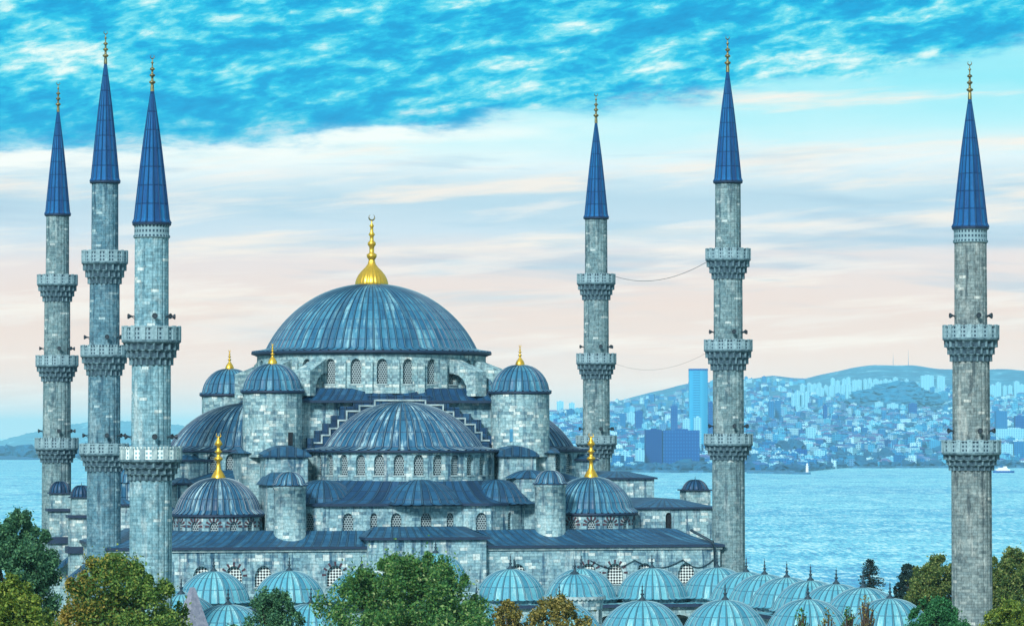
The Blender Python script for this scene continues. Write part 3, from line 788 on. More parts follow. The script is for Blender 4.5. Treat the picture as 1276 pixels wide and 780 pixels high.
# corner domes with gilded spires
for px, yy, fr in ((272.5, -23.3, 1), (736.5, -23.3, 1), (214, 22, 0), (655, 22, 0)):
    x = XY(px, yy); CR = 5.15; f_ = cyl(x, yy, CR); mb = MB(); ops = []
    for k in range(14):
        ops.append((CR * 2 * PI * (k - 6.5) / 14, 14.95, .95, 1.6))
    wall(mb, f_, -CR * PI, CR * PI, 14.3, 17.2, ops, .3, .6)
    cd = mb.build('corner_drum', M['stone_body'], mosque)
    for o_ in ops:
        if fr and abs(o_[0]) < CR * R(100): window(f_, *o_, .3, cd, M['grille'], True)
    mb = MB(); mb.lathe([(CR, 17.0), (CR + .35, 17.12), (CR + .35, 17.32), (CR, 17.4)], 48, x, yy, sm=False); mb.build('cornice', M['rim'], cd)
    mb = MB(); mb.ribbed([(CR + .32, 17.34), (CR - .05, 17.6)] + cap_profile(CR - .3, 17.85, 3.65, 12), 44, x, yy, .09)
    cdm = mb.build('corner_dome', M['lead_half'] if px < 700 else M['lead_dome'], mosque)
    if fr: finial(cdm, x, yy, 21.4, 5.4, 'spire', 'gold', .85)

# round stair turrets on the gallery roof
for px, yy, pb_, pt, pa, rr in ((361.5, -30.2, 681, 604, 588, 1.82), (685.5, -29.5, 674, 602, 586, 1.78)):
    x = XY(px, yy); zb_, zt_, za_ = ZP(pb_, x, yy) - .4, ZP(pt, x, yy), ZP(pa, x, yy)
    mb = MB(); mb.lathe([(rr + .25, zb_), (rr + .2, zb_ + .5), (rr, zb_ + .8), (rr, zt_ - .5), (rr + .1, zt_ - .45), (rr + .1, zt_ - .05)], 40, x, yy)
    tt = mb.build('stair_turret', M['stone_tower'], mosque)
    mb = MB(); mb.ribbed(cap_profile(rr - .1, zt_ + .12, za_ - zt_ - .1, 8, .3, .16), 16, x, yy, .08); td = mb.build('turret_dome', M['lead_half'], tt)
    mb = MB(); mb.lathe([(rr, zt_ - .16), (rr + .24, zt_ - .1), (rr + .24, zt_ - .03), (rr - .2, zt_ + .02)], 40, x, yy, sm=False); mb.build('rim', M['rim'], tt)
# block left of the left turret
mb = MB(); x0, x1 = XY(333, -27), XY(372, -27); mb.box(x0, x1, -27.5, -20, 14.5, 20.6); bb = mb.build('buttress_block', M['stone_body'], mosque)
mb = MB(); slope_quad(mb, (x0 - .3, -27.9, 20.65), (x1 + .3, -27.9, 20.65), (x1 - .8, -22, 22.1), (x0 + 1.2, -22, 22.1), sag=-.3)
slope_quad(mb, (x0 - .3, -20, 20.65), (x0 - .3, -27.9, 20.65), (x0 + 1.2, -22, 22.1), (x0 + 1.2, -20, 22.1), sag=-.2); mb.build('barrel_roof', M['lead_roof'], bb)

# gallery upper storey on the right, with a small door, and blocks behind
def tier(x0, x1, y0, y1, z0, z1, name='gallery_storey', over=.35, rise=.5, mat='stone_body', ops=()):
    mb = MB(); wall(mb, flat(0, y0), x0, x1, z0, z1, ops, .3)
    mb.face([(x1, y0, z0), (x1, y1, z0), (x1, y1, z1), (x1, y0, z1)]); mb.face([(x0, y1, z0), (x0, y0, z0), (x0, y0, z1), (x0, y1, z1)]); mb.face([(x1, y1, z0), (x0, y1, z0), (x0, y1, z1), (x1, y1, z1)])
    o = mb.build(name, M[mat], mosque); mb = MB(); o_ = over
    mb.box(x0 - o_, x1 + o_, y0 - o_, y1 + o_, z1 + .005, z1 + .2, bottom=True); mb.build('eave', M['rim'], o)
    mb = MB(); A_ = [(x0 - o_, y0 - o_), (x1 + o_, y0 - o_), (x1 + o_, y1 + o_), (x0 - o_, y1 + o_)]; i_ = min((x1 - x0), (y1 - y0)) * .35
    B_ = [(x0 + i_, y0 + i_), (x1 - i_, y0 + i_), (x1 - i_, y1 - i_), (x0 + i_, y1 - i_)]
    for i in range(4):
        a, b = A_[i], A_[(i + 1) % 4]; c, d = B_[(i + 1) % 4], B_[i]
        slope_quad(mb, (a[0], a[1], z1 + .21), (b[0], b[1], z1 + .21), (c[0], c[1], z1 + .21 + rise), (d[0], d[1], z1 + .21 + rise), sag=0)
    mb.face([(p[0], p[1], z1 + .21 + rise) for p in B_]); mb.build('lead_roof', M['lead_roof'], o)
    return o
gy = -24
x0, x1 = XY(790, gy), XY(889, gy)
t1 = tier(x0, x1, gy, -2, 14.2, ZP(634, x0, gy), rise=.9, ops=[(XY(833, gy), 15.3, .75, 2.0)])
window(flat(0, gy), XY(833, gy), 15.3, .75, 2.0, .3, t1, M['dark'], name='doorway')
x0, x1 = XY(741, -8), XY(815, -8); tier(x0, x1, -8, 6, 15, ZP(597, x0, -8), rise=.7)
x0, x1 = XY(704, -6), XY(742, -6); tier(x0, x1, -6, 8, 15, ZP(574, x0, -6), 'aisle_block', rise=.6)
x0, x1 = XY(818, 6), XY(858, 6); tier(x0, x1, 6, 14, 12, ZP(632, x0, 6), 'aisle_block', rise=.6)
# left side blocks glimpsed between the minarets
for px0, px1, yy, py in ((216, 262, -8, 575), (222, 240, -14, 604), (150, 170, 0, 606), (140, 168, -12, 630), (206, 222, -20, 640)):
    x0, x1 = XY(px0, yy), XY(px1, yy); tier(x0, x1, yy, yy + 7, 12, ZP(py, x0, yy), 'aisle_block', rise=.6)
mb = MB(); x = XY(166, -4); mb.ribbed(cap_profile(1.9, 20.8, 1.9, 8, .2, .1), 16, x, -4, .07); mb.lathe([(1.9, 15), (1.9, 20.75)], 20, x, -4, mi=0)
mb.build('gallery_dome', M['lead_half'], mosque)

# little square turrets with round domes
def square_turret(px, yy, apex, eave, neck, base, hw, wide):
    x = XY(px, yy); Z = lambda p: ZP(p, x, yy)
    mb = MB(); mb.box(x - hw, x + hw, yy - hw, yy + hw, Z(neck), Z(eave)); mb.box(x - wide, x + wide, yy - wide, yy + wide, 0, Z(neck) - .35)
    o = mb.build('roof_turret', M['stone_tower'], mosque)
    if base:
        mb = MB(); mb.box(x - wide - .35, x + wide + .35, yy - wide - .35, yy + wide + .35, Z(base) - .8, Z(base), bottom=True); mb.build('string_course', M['rim'], o)
    mb = MB(); mb.box(x - hw - .25, x + hw + .25, yy - hw - .25, yy + hw + .25, Z(eave) + .005, Z(eave) + .16, bottom=True); mb.build('eave', M['rim'], o)
    mb = MB(); mb.box(x - wide - .3, x + wide + .3, yy - wide - .3, yy + wide + .3, Z(neck) - .34, Z(neck) - .03, bottom=True)
    mb.build('cornice', M['rim'], o)
    mb = MB(); mb.ribbed(cap_profile(hw - .05, Z(eave) + .25, Z(apex) - Z(eave) - .2, 8, .16, .1), 16, x, yy, .08); mb.build('turret_dome', M['lead_dark'], o)
    finial(o, x, yy, Z(apex), .5, 'bulb', 'iron', .07)
square_turret(75.5, 12, 600, 615, 633, 668, 1.25, 1.4)
square_turret(102, 0, 605, 620, 641, 680, 1.2, 1.45)
square_turret(866, -4, 598, 611, 631, None, 1.55, 1.6)
# sloping coping walls low on the left
mb = MB()
for px0, py0, px1, py1, yy in ((72, 706, 92, 690, 8), (84, 722, 112, 700, -6)):
    xa, xb = XY(px0, yy), XY(px1, yy); za, zb2 = ZP(py0, xa, yy), ZP(py1, xb, yy)
    mb.face([(xa, yy, za), (xb, yy, zb2), (xb, yy + 3, zb2), (xa, yy + 3, za)]); mb.face([(xa, yy, za - .5), (xb, yy, zb2 - .5), (xb, yy, zb2), (xa, yy, za)])
mb.build('coping', M['lead_roof'], mosque)
# cables, pipe and roof clutter on the facade
mb = MB(); x = XY(890, FY - .5)
mb.tube([(x, FY - .5, 8), (x, FY - .5, 13.4), (x - .3, FY - 1.0, 14.1), (x - 2.0, FY + 2.5, 15.4)], .17, 8)
mb.build('downpipe', M['iron'], mosque)
mb = MB(); mb.tube([(XY(640, FY), FY - .3, 12.3), (XY(640, FY), FY - .3, 9.0)], .1, 6)
mb.build('downpipe', M['iron'], mosque)
mb = MB()
for a, b in ((735, 790), (790, 850), (850, 888)):
    xa, xb = XY(a, FY), XY(b, FY); mb.tube([(xa + (xb - xa) * k / 10, FY - .15, 12.1 - .9 * math.sin(PI * k / 10)) for k in range(11)], .05, 5)
mb.build('facade_cable', M['iron'], mosque)

# ------------------------------------------------------------------ MINARETS
def minaret(label, X, Y, balc, shafts, tip, cbase, ftop, mats, collar=None, white=()):
    Z = lambda p: ZP(p, X, Y)
    t = empty('minaret', label, 'minaret', (X, Y, 0), 'minarets of the mosque')
    flute = lambda a, z: -.05 * (1 - abs(math.sin(10 * a))) ** 3
    # shaft segments from the base upwards
    zs = [0] + [Z(b[0]) - .2 for b in balc[::-1]] + [Z(cbase)]
    mb = MB(); k = 0
    n = len(shafts)
    for i in range(n):
        r = shafts[n - 1 - i]; z0, z1 = zs[i], zs[i + 1]
        if i == 0:
            mb.lathe([(r * 1.18, 0), (r * 1.18, 6), (r * 1.03, 8), (r, 10), (r * .985, z1)], 160, mod=flute, us=r)
        else:
            mb.lathe([(r * 1.01, z0 - 1.5), (r * .985, z1)], 160, mod=flute, us=r)
    sh = mb.build('shaft', M[mats[0]], t)
    if collar:
        mb = MB(); z0, z1 = Z(collar), Z(cbase); rr = shafts[0]
        mb.lathe([(rr, z0 - .1), (rr * 1.08, z0), (rr * 1.08, z0 + .15), (rr * 1.02, z0 + .25), (rr * 1.02, z1 - .35), (rr * 1.1, z1 - .2), (rr * 1.1, z1)], 48, sm=False)
        mb.build('collar', M['parapet'], t)
    for bi, (ptop, pslab, pbot, br) in enumerate(balc):
        z0, z1, z2 = Z(ptop), Z(pslab), Z(pbot)
        rin = shafts[bi + 1] if bi + 1 < n else shafts[-1]
        b = MB(); tiers = 3; N = 20
        for q in range(tiers):           # stalactite corbelling: scalloped, each tier wider than the one below
            za, zb_ = z2 + (z1 - z2) * q / tiers, z2 + (z1 - z2) * (q + 1) / tiers
            ra = rin * 1.01 + (br * .93 - rin) * (q / tiers) ** 1.1; rb_ = rin * 1.01 + (br * .93 - rin) * ((q + 1) / tiers) ** 1.1
            ph = (q % 2) * PI / N + .002
            P_ = []; U_ = []
            for zz, tt in ((za, -.25), (za + (zb_ - za) * .5, -.2), (za + (zb_ - za) * .78, .5), (zb_ - .02, 1), (zb_, 1)):
                row = []; ur = []
                for j in range(N * 6 + 1):
                    a = 2 * PI * j / (N * 6); sc = abs(math.sin(N * (a + ph) / 2)) ** .5
                    out = max(tt, (1 - sc) * 1.3) if tt < 1 else 1
                    rr = ra + (rb_ - ra) * min(1, out); row.append((rr * math.cos(a), rr * math.sin(a), zz)); ur.append((a * rr, zz))
                P_.append(row); U_.append(ur)
            nf0 = len(b.f); b.grid(P_, U_, 0, False)
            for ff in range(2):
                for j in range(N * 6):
                    if abs(math.sin(N * (2 * PI * (j + .5) / (N * 6) + ph) / 2)) > .45: b.mi[nf0 + ff * N * 6 + j] = 1  # lower niche backs take the colour with painted shade
            b.lathe([(rb_ * .985, zb_ - .1), (rb_ * 1.015, zb_ - .07), (rb_ * 1.015, zb_ + .02), (rb_ * .97, zb_ + .03)], 48, sm=False)
        b.lathe([(br * .93, z1 - .02), (br * .99, z1 + .02), (br * .99, z1 + .2), (br * .6, z1 + .2)], 48, sm=False)
        bo = b.build('balcony', [M[mats[1]], M['niche_shade']], t)
        # parapet: sixteen pierced slabs between posts
        pm = MB(); po = MB(); hh = z0 - z1
        for j in range(16):
            a0, a1 = 2 * PI * j / 16, 2 * PI * (j + 1) / 16
            def pp(a, r, z): return (r * math.cos(a), r * math.sin(a), z)
            L_ = br * (a1 - a0)
            for rr, sgn in ((br * .965, 1), (br * .93, -1)):
                pm.face([pp(a0, rr, z1 + .2), pp(a1, rr, z1 + .2), pp(a1, rr, z0), pp(a0, rr, z0)], [(j * L_, 0), (j * L_ + L_, 0), (j * L_ + L_, hh), (j * L_, hh)])
            pm.face([pp(a0, br * .93, z0), pp(a1, br * .93, z0), pp(a1, br * .965, z0), pp(a0, br * .965, z0)], [(0, 0)] * 4)
            w_ = .085
            pm.face([pp(a0 - w_, br * .995, z1 + .2), pp(a0 + w_, br * .995, z1 + .2), pp(a0 + w_, br * .995, z0 + .08), pp(a0 - w_, br * .995, z0 + .08)], mi=1)
            pm.face([pp(a0 + w_, br * .995, z1 + .2), pp(a0 + w_, br * .93, z1 + .2), pp(a0 + w_, br * .93, z0 + .08), pp(a0 + w_, br * .995, z0 + .08)], mi=1)
            pm.face([pp(a0 - w_, br * .93, z1 + .2), pp(a0 - w_, br * .995, z1 + .2), pp(a0 - w_, br * .995, z0 + .08), pp(a0 - w_, br * .93, z0 + .08)], mi=1)
            pm.face([pp(a0 - w_, br * .995, z0 + .08), pp(a0 + w_, br * .995, z0 + .08), pp(a0 + w_, br * .93, z0 + .08), pp(a0 - w_, br * .93, z0 + .08)], mi=1)
        pw = bi in white
        pm.lathe([(br * .97, z0 - .12), (br * 1.0, z0 - .1), (br * 1.0, z0 + .02), (br * .92, z0 + .02)], 16, sm=False)
        pm.build('parapet', [M['parapet_white' if pw else 'parapet'], M['stone_trim' if pw else 'stone_post']], bo)
    # cone
    rr = shafts[0]; z0, z1 = Z(cbase), Z(tip)
    mb = MB(); mb.ribbed([(rr * 1.13, z0), (rr * 1.02, z0 + .35)] + [(rr * 1.02 + (.14 - rr * 1.02) * (k / 10) + .05 * math.sin(PI * k / 10), z0 + .35 + (z1 - z0 - .35) * k / 10) for k in range(1, 11)], 16, h=.05)
    co_ = mb.build('cone_roof', M['lead_cone'], t)
    mb = MB(); mb.lathe([(rr, z0 - .28), (rr * 1.13, z0 - .2), (rr * 1.15, z0), (rr * .9, z0 + .02)], 32, sm=False); mb.build('rim', M['rim'], co_)
    finial(co_, 0, 0, z1 - .1, Z(ftop) - z1 + .1, 'bulb', 'old_gold')
    # horn loudspeakers just above the balconies
    for bi in range(len(balc)):
        if bi == 0 and len(balc) == 3: continue
        zz = Z(balc[bi][0]) + .95; r0 = shafts[bi]
        for ang in (R(-100) + TH, R(-55) + TH, R(180) + TH * .5, R(-2) + TH * .5):
            ang -= 0.
            mb = MB(); d = Vector((math.cos(ang), math.sin(ang), 0)); o_ = Vector((0, 0, zz))
            mb.tube([tuple(o_ + d * r0 * .95), tuple(o_ + d * (r0 + .2)), tuple(o_ + d * (r0 + .32)), tuple(o_ + d * (r0 + .6)), tuple(o_ + d * (r0 + .63))], [.05, .06, .1, .26, .25], 10)
            mb.face([tuple(o_ + d * (r0 + .57) + Vector((-d.y * math.cos(a) * .22, d.x * math.cos(a) * .22, math.sin(a) * .22))) for a in [2 * PI * k / 10 for k in range(10)]])
            mb.tube([tuple(o_ + d * r0 * .95 - Vector((0, 0, .3))), tuple(o_ + d * (r0 + .3))], .03, 5)
            mb.build('loudspeaker', M['horn'], t)
    return t
XL, XR = XY(130, -32), XY(907.5, -32)
XLf, XRf = XY(71, 34.3), XY(743, 34.3)
NY = -109
XLn, XRn = XY(188.5, NY), XY(1210, NY)
S3 = [1.50, 1.68, 1.80, 1.90]; S2 = [1.55, 1.78, 1.93]
minaret('tall blue-grey minaret with three balconies, second from the left and the tallest cone there', XL, -32, [(313, 329, 354, 2.62), (431, 445, 468, 2.7), (553, 567, 587, 2.78)], S3, 78, 226, 36, ('stone_minaret_blue', 'corbel'))
minaret('tall three balcony minaret at the right end of the mosque facade, behind the courtyard domes', XR, -32, [(310.5, 325, 348, 2.66), (424, 438, 461.5, 2.85), (541, 555, 573, 2.87)], S3, 88, 226, 42, ('stone_minaret', 'corbel'))
minaret('leftmost minaret, slender with three balconies, at the back beside the two little domed turrets', XLf, 34.3, [(343, 356, 376, 2.66), (443.5, 457, 475.5, 2.8), (546, 560, 576, 2.85)], S3, 138, 267, 100, ('stone_minaret', 'corbel'))
minaret('slender minaret at the back, rising behind the right gilded corner dome', XRf, 34.3, [(342, 354.6, 374, 2.62), (441, 454, 472.5, 2.72), (543, 554, 570, 2.8)], S3, 152, 271, 114, ('stone_minaret', 'corbel'))
minaret('pale near minaret with two balconies, the lower parapet white, above the autumn tree', XLn, NY, [(407.5, 427, 455, 2.72), (557, 575, 598, 2.84)], S2, 112, 278, 66, ('stone_minaret_light', 'corbel'), 296, (1,))
minaret('grey two balcony minaret standing alone at the far right before the water', XRn, NY, [(406, 424, 450.5, 2.72), (549, 566, 586, 2.84)], S2, 122, 283, 74, ('stone_minaret_grey', 'corbel'), 302)

# festive cables slung between the two right minarets
def cable(name, a, b, sag, label, r=.035):
    mb = MB(); a, b = Vector(a), Vector(b)
    mb.tube([tuple(a.lerp(b, k / 24) - Vector((0, 0, sag * 4 * (k / 24) * (1 - k / 24)))) for k in range(25)], r, 5)
    tag(mb.build(name, M['iron']), label, 'cable')
cable('cable', (XRf + 2.5, 34, ZP(344, XRf, 34)), (XR - 2.6, -32, ZP(327, XR, -32)), 1.3, 'thin dark cable slung between the upper balconies of the two right-hand mosque minarets', .03)
cable('cable', (XRf + 2.5, 34, ZP(453, XRf, 34)), (XR - 2.8, -32, ZP(441, XR, -32)), 1.3, 'faint cable slung between the middle balconies of the two right-hand mosque minarets', .013)

# ------------------------------------------------------------------ COURTYARD
court = empty('courtyard_arcade', 'arcaded courtyard roofed with rows of pale blue lead domes in front of the mosque', 'arcade', (0, -70, 0))
OY = 70
def cbox(mb, x0, x1, y0, y1, z0, z1, mi=0): mb.box(x0, x1, y0 + OY, y1 + OY, z0, z1, mi)
cl_, cr_ = XY(225, -38.5) - 0, 38.0
CZR = 7.35
mb = MB()
# hall side portico, side and near arcades with arched openings to the court
pa = MB()
ops = [(x, 0.3, 5.6, 6.0) for x in np.arange(-28, 30, 7.9)]
wall(pa, flat(0, -43.2 + OY), -34, 34, 0, CZR, ops, .9)
wall(pa, lambda s, z, d: (-s, -95 + OY - d, z), -30, 30, 0, CZR, [(x, .3, 5.6, 6.0) for x in np.arange(-26, 27, 7.9)], .9)
wall(pa, lambda s, z, d: (30 + d, s, z), -95 + OY, -43.2 + OY, 0, CZR, [(x, .3, 5.6, 6.0) for x in np.arange(-20, 24, 7.9)], .9)
wall(pa, lambda s, z, d: (-30 - d, -s, z), 43.2 - OY, 95 - OY, 0, CZR, [(x, .3, 5.6, 6.0) for x in np.arange(-22, 22, 7.9)], .9)
pa.build('arcade_wall', M['stone_tower'], court)
cbox(mb, -38.4, 38.4, -104.2, -104.0, 0, CZR); cbox(mb, 38.2, 38.4, -104, -34.3, 0, CZR); cbox(mb, -38.4, -38.2, -104, -34.3, 0, CZR)
mb.build('outer_wall', M['stone_body'], court)
mb = MB(); z0, z1 = CZR, CZR + .22
for (a, b, c, d) in ((-38.9, 38.9, -43.7, -34.6), (-38.9, 38.9, -104.6, -94.6), (-38.9, -29.6, -94.6, -43.7), (29.6, 38.9, -94.6, -43.7)): cbox(mb, a, b, c, d, z0, z1)
mb.build('flat_roof', M['lead_court'], court)
mb = MB()
for (a, b, c, d) in ((-38.95, 38.95, -43.75, -43.45), (29.5, 29.8, -94.4, -43.8), (-39, -38.7, -104.7, -34.6), (38.7, 39, -104.7, -34.6), (-38.6, 38.6, -104.7, -104.4), (-29.4, 29.4, -94.9, -94.55)): cbox(mb, a, b, c, d, z0 - .2, z1 - .03)
mb.build('eave', M['rim'], court)
def court_dome(x, y, zb_=CZR + .22, r=3.95, rise=2.95, drum=.42, fin=True, fh=1.75, oct_=True):
    mb = MB(); mb.lathe([(r + .05, zb_ - .1), (r + .05, zb_ + drum * .4), (r + .2, zb_ + drum * .5), (r + .2, zb_ + drum)], 8, x, y + OY, a0=R(22.5), a1=R(382.5), sm=False)
    dd = mb.build('dome_base', M['stone_body'], court)
    mb = MB(); mb.ribbed([(r + .42, zb_ + drum + .01), (r + .1, zb_ + drum + .12)] + cap_profile(r, zb_ + drum + .2, rise, 10), 28, x, y + OY, .06, .1)
    d_ = mb.build('dome', M['lead_court'], court)
    if fin:
        f = MB(); z = zb_ + drum + .18 + rise
        pr = [(.42, -.05), (.36, .12), (.16, .3), (.1, .5), (.19, .6), (.19, .66), (.08, .74), (.08, .9), (.14, 1.0), (.06, 1.08), (.05, 1.3), (.09, 1.36), (.02, 1.5), (.02, 1.75)]
        f.lathe([(rr, z + zz * fh / 1.75) for rr, zz in pr], 12, x, y + OY); f.build('finial', M['iron'], d_)
for px in (180, 267, 361, 451, 636, 724, 812, 893):
    court_dome(XY(px, -39.2), -39.2, rise=3.2)
# raised dome before the portal
x = XY(543, -39); mb = MB(); mb.box(x - 4.2, x + 4.2, -43 + OY, -34.9 + OY, CZR + .23, 9.4); mb.build('portal_bay', M['stone_body'], court)
court_dome(x, -39, 9.4, 3.5, 3.2)
for y in (-46.5, -54, -62.7, -71.6, -80.8, -90): court_dome(34.2, y)
for y in (-47, -55.5, -64, -73, -82, -91): court_dome(-34.2, y)
for k, px in enumerate((182, 285, 388, 491, 594, 697, 800, 903, 1006, 1108)):
    court_dome(XY(px, -99.3), -99.3, rise=2.7, zb_=CZR - .2)
# little gable of the gate
gx = XY(718, -95); mb = MB()
mb.face([(gx - 2.4, -94.3 + OY, CZR), (gx + 2.4, -94.3 + OY, CZR), (gx, -94.3 + OY, 9.6)]); mb.face([(gx - 2.4, -94.3 + OY, CZR), (gx, -94.3 + OY, 9.6), (gx, -97.5 + OY, 9.6), (gx - 2.4, -97.5 + OY, CZR)], mi=1)
mb.face([(gx + 2.4, -94.3 + OY, CZR), (gx + 2.4, -97.5 + OY, CZR), (gx, -97.5 + OY, 9.6), (gx, -94.3 + OY, 9.6)], mi=1); mb.face([(gx + 2.4, -97.5 + OY, CZR), (gx - 2.4, -97.5 + OY, CZR), (gx, -97.5 + OY, 9.6)])
mb.build('gable', [M['stone_body'], M['lead_court']], court)
# paved court floor
mb = MB(); mb.face([(-30, -95, .02), (30, -95, .02), (30, -43.2, .02), (-30, -43.2, .02)]); M['paving'] = stone('court paving', lin(150, 170, 172), lin(176, 190, 188), lin(200, 210, 204), lin(80, 104, 112), .8, 1.4)
struct(mb.build('courtyard_paving', M['paving']))
# domed fountain kiosk in the court
fx, fy = XY(716, -62), -62
ks = empty('fountain_kiosk', 'round domed kiosk with a scalloped lead eave in the courtyard, beside the yellowish tree', 'kiosk', (fx, fy, 0))
Z = lambda p: ZP(p, fx, fy)
mb = MB(); mb.ribbed([(3.25, Z(742)), (3.0, Z(740))] + cap_profile(2.85, Z(739), Z(714) - Z(739), 10), 22, 0, 0, .06, .1); kd = mb.build('dome', M['lead_court'], ks)
mb = MB(); z = Z(714); mb.lathe([(.8, z - .55), (.72, z - .2), (.45, z + .1), (.15, z + .3), (.1, z + .7), (.2, z + .8), (.06, z + .95), (.04, z + 1.5)], 14); mb.build('finial', M['iron'], kd)
mb = MB(); rows = [[((3.3 + dr) * math.cos(2 * PI * j / 132), (3.3 + dr) * math.sin(2 * PI * j / 132), Z(742) + .05 - h_ - (.18 * abs(math.sin(11 * 2 * PI * j / 66)) if h_ else 0)) for j in range(133)] for dr, h_ in ((0, 0), (.02, .2))]
mb.grid(rows, [[(j, 0) for j in range(133)], [(j, 1) for j in range(133)]], 0, False); mb.build('scalloped_eave', M['stone_trim'], kd)
mb = MB(); mb.lathe([(2.95, 0), (2.95, 1.3), (2.7, 1.3)], 12, sm=False); mb.build('basin_wall', M['stone_body'], ks); mb = MB(); mb.lathe([(2.95, Z(758)), (3.1, Z(744))], 24, sm=False); mb.build('frieze', M['stone_body'], ks)
for k in range(8):
    a = 2 * PI * k / 8; mb = MB(); mb.lathe([(.26, 1.2), (.2, 1.6), (.18, Z(758))], 10, 2.8 * math.cos(a), 2.8 * math.sin(a)); mb.build('column', M['stone_trim'], ks)

# stone obelisk-like pinnacle near the autumn tree
ov = 300; ox, oy = PV(240.5, ov); oz = ZV(731, ov)
mb = MB(); hb = 3.5; 
pq = lambda h, z, a=TH: [(h * math.cos(R(45 + 90 * k) + .5) * 1.0, h * math.sin(R(45 + 90 * k) + .5), z) for k in range(4)]
lv = [pq(.22, oz), pq(.22 + 8 * .36, oz - 8)]
for k in range(4): mb.face([lv[1][k], lv[1][(k + 1) % 4], lv[0][(k + 1) % 4], lv[0][k]])
mb.face(lv[0]); b0 = pq(.22 + 8 * .36, 0)
for k in range(4): mb.face([b0[k], b0[(k + 1) % 4], lv[1][(k + 1) % 4], lv[1][k]])
M['pinnacle'] = plain('lilac grey stone', lin(150, 156, 172), .9, 0, .35, 3, lin(96, 106, 128))
tag(mb.build('stone_pinnacle', M['pinnacle'], None, (ox, oy, 0)), 'lilac grey stone pyramid tip poking up between the autumn tree and the first courtyard dome', 'pinnacle')

# ------------------------------------------------------------------ TREES
def leafmat(name, stops, autumn=None):
    m, t, b = newmat(name)
    g = t.node('ShaderNodeNewGeometry'); ri = g.outputs['Random Per Island']
    c = t.ramp(ri, stops)
    if autumn:
        oc = t.node('ShaderNodeTexCoord').outputs['Object']
        n = t.noise(oc, .28, 4, .6); ox_, oy_, oz_ = t.sep(oc)
        f = t.m('ADD', n, t.m('MULTIPLY', ox_, autumn[1]))
        f = t.m('ADD', f, t.m('MULTIPLY', t.m('SUBTRACT', ri, .5), .25))
        c = t.mix(t.rng(f, .56, .74, 0, .8), c, autumn[0])
    t.put(b.inputs['Base Color'], c); b.inputs['Roughness'].default_value = .6; b.inputs['Specular IOR Level'].default_value = .3
    tr = t.node('ShaderNodeBsdfTranslucent'); t.put(tr.inputs[0], c)
    mx = t.node('ShaderNodeMixShader'); mx.inputs[0].default_value = .28
    out = m.node_tree.nodes['Material Output']
    t.l.new(b.outputs[0], mx.inputs[1]); t.l.new(tr.outputs[0], mx.inputs[2]); t.l.new(mx.outputs[0], out.inputs[0])
    return m
def L3(*c): return (c[0], c[1], c[2], 1)
M['leaf_dark'] = leafmat('dark leaves', [(0, L3(.018, .08, .05)), (.5, L3(.05, .17, .085)), (1, L3(.14, .32, .14))])
M['leaf_green'] = leafmat('green leaves', [(0, L3(.018, .09, .035)), (.5, L3(.065, .21, .05)), (.85, L3(.15, .31, .07)), (1, L3(.34, .44, .18))])
M['leaf_olive'] = leafmat('olive leaves', [(0, L3(.03, .08, .025)), (.5, L3(.10, .18, .04)), (1, L3(.30, .34, .10))])
M['leaf_lime'] = leafmat('yellow green leaves', [(0, L3(.04, .10, .02)), (.5, L3(.14, .24, .03)), (1, L3(.36, .42, .07))])
M['leaf_autumn'] = leafmat('autumn leaves', [(0, L3(.03, .10, .02)), (.5, L3(.10, .22, .04)), (1, L3(.30, .40, .08))], (L3(.36, .24, .04), -.03))
M['leaf_ochre'] = leafmat('ochre leaves', [(0, L3(.06, .08, .02)), (.5, L3(.20, .18, .035)), (1, L3(.42, .34, .10))])
M['leaf_bright'] = leafmat('bright green leaves', [(0, L3(.01, .07, .03)), (.5, L3(.03, .17, .06)), (1, L3(.09, .34, .12))])
M['needle'] = leafmat('needles', [(0, L3(.008, .03, .035)), (1, L3(.03, .08, .07))])
M['bark'] = plain('bark', lin(84, 74, 64), .95, 0, .4, 4)
def leaves_mesh(name, pts, size, mat, parent, updir=None):
    size *= .74; n = len(pts)
    nrm = rng.normal(size=(n, 3)); nrm[:, 2] += .55; nrm /= np.linalg.norm(nrm, axis=1)[:, None]
    a = np.cross(nrm, rng.normal(size=(n, 3))); a /= np.linalg.norm(a, axis=1)[:, None]; b = np.cross(nrm, a)
    s = (size * rng.uniform(.6, 1.35, n))[:, None]
    V = np.stack([pts - a * s, pts + b * s * .55 + nrm * s * .15, pts + a * s, pts - b * s * .55 + nrm * s * .15], 1).reshape(-1, 3)
    me = bpy.data.meshes.new(name); me.vertices.add(n * 4); me.vertices.foreach_set('co', V.astype(np.float32).ravel())
    me.loops.add(n * 4); me.loops.foreach_set('vertex_index', np.arange(n * 4, dtype=np.int32))
    me.polygons.add(n); me.polygons.foreach_set('loop_start', np.arange(0, n * 4, 4, dtype=np.int32)); me.polygons.foreach_set('loop_total', np.full(n, 4, dtype=np.int32))
    me.materials.append(mat); me.update(calc_edges=True)
    o = bpy.data.objects.new(name, me); C.objects.link(o); o.parent = parent
    return o
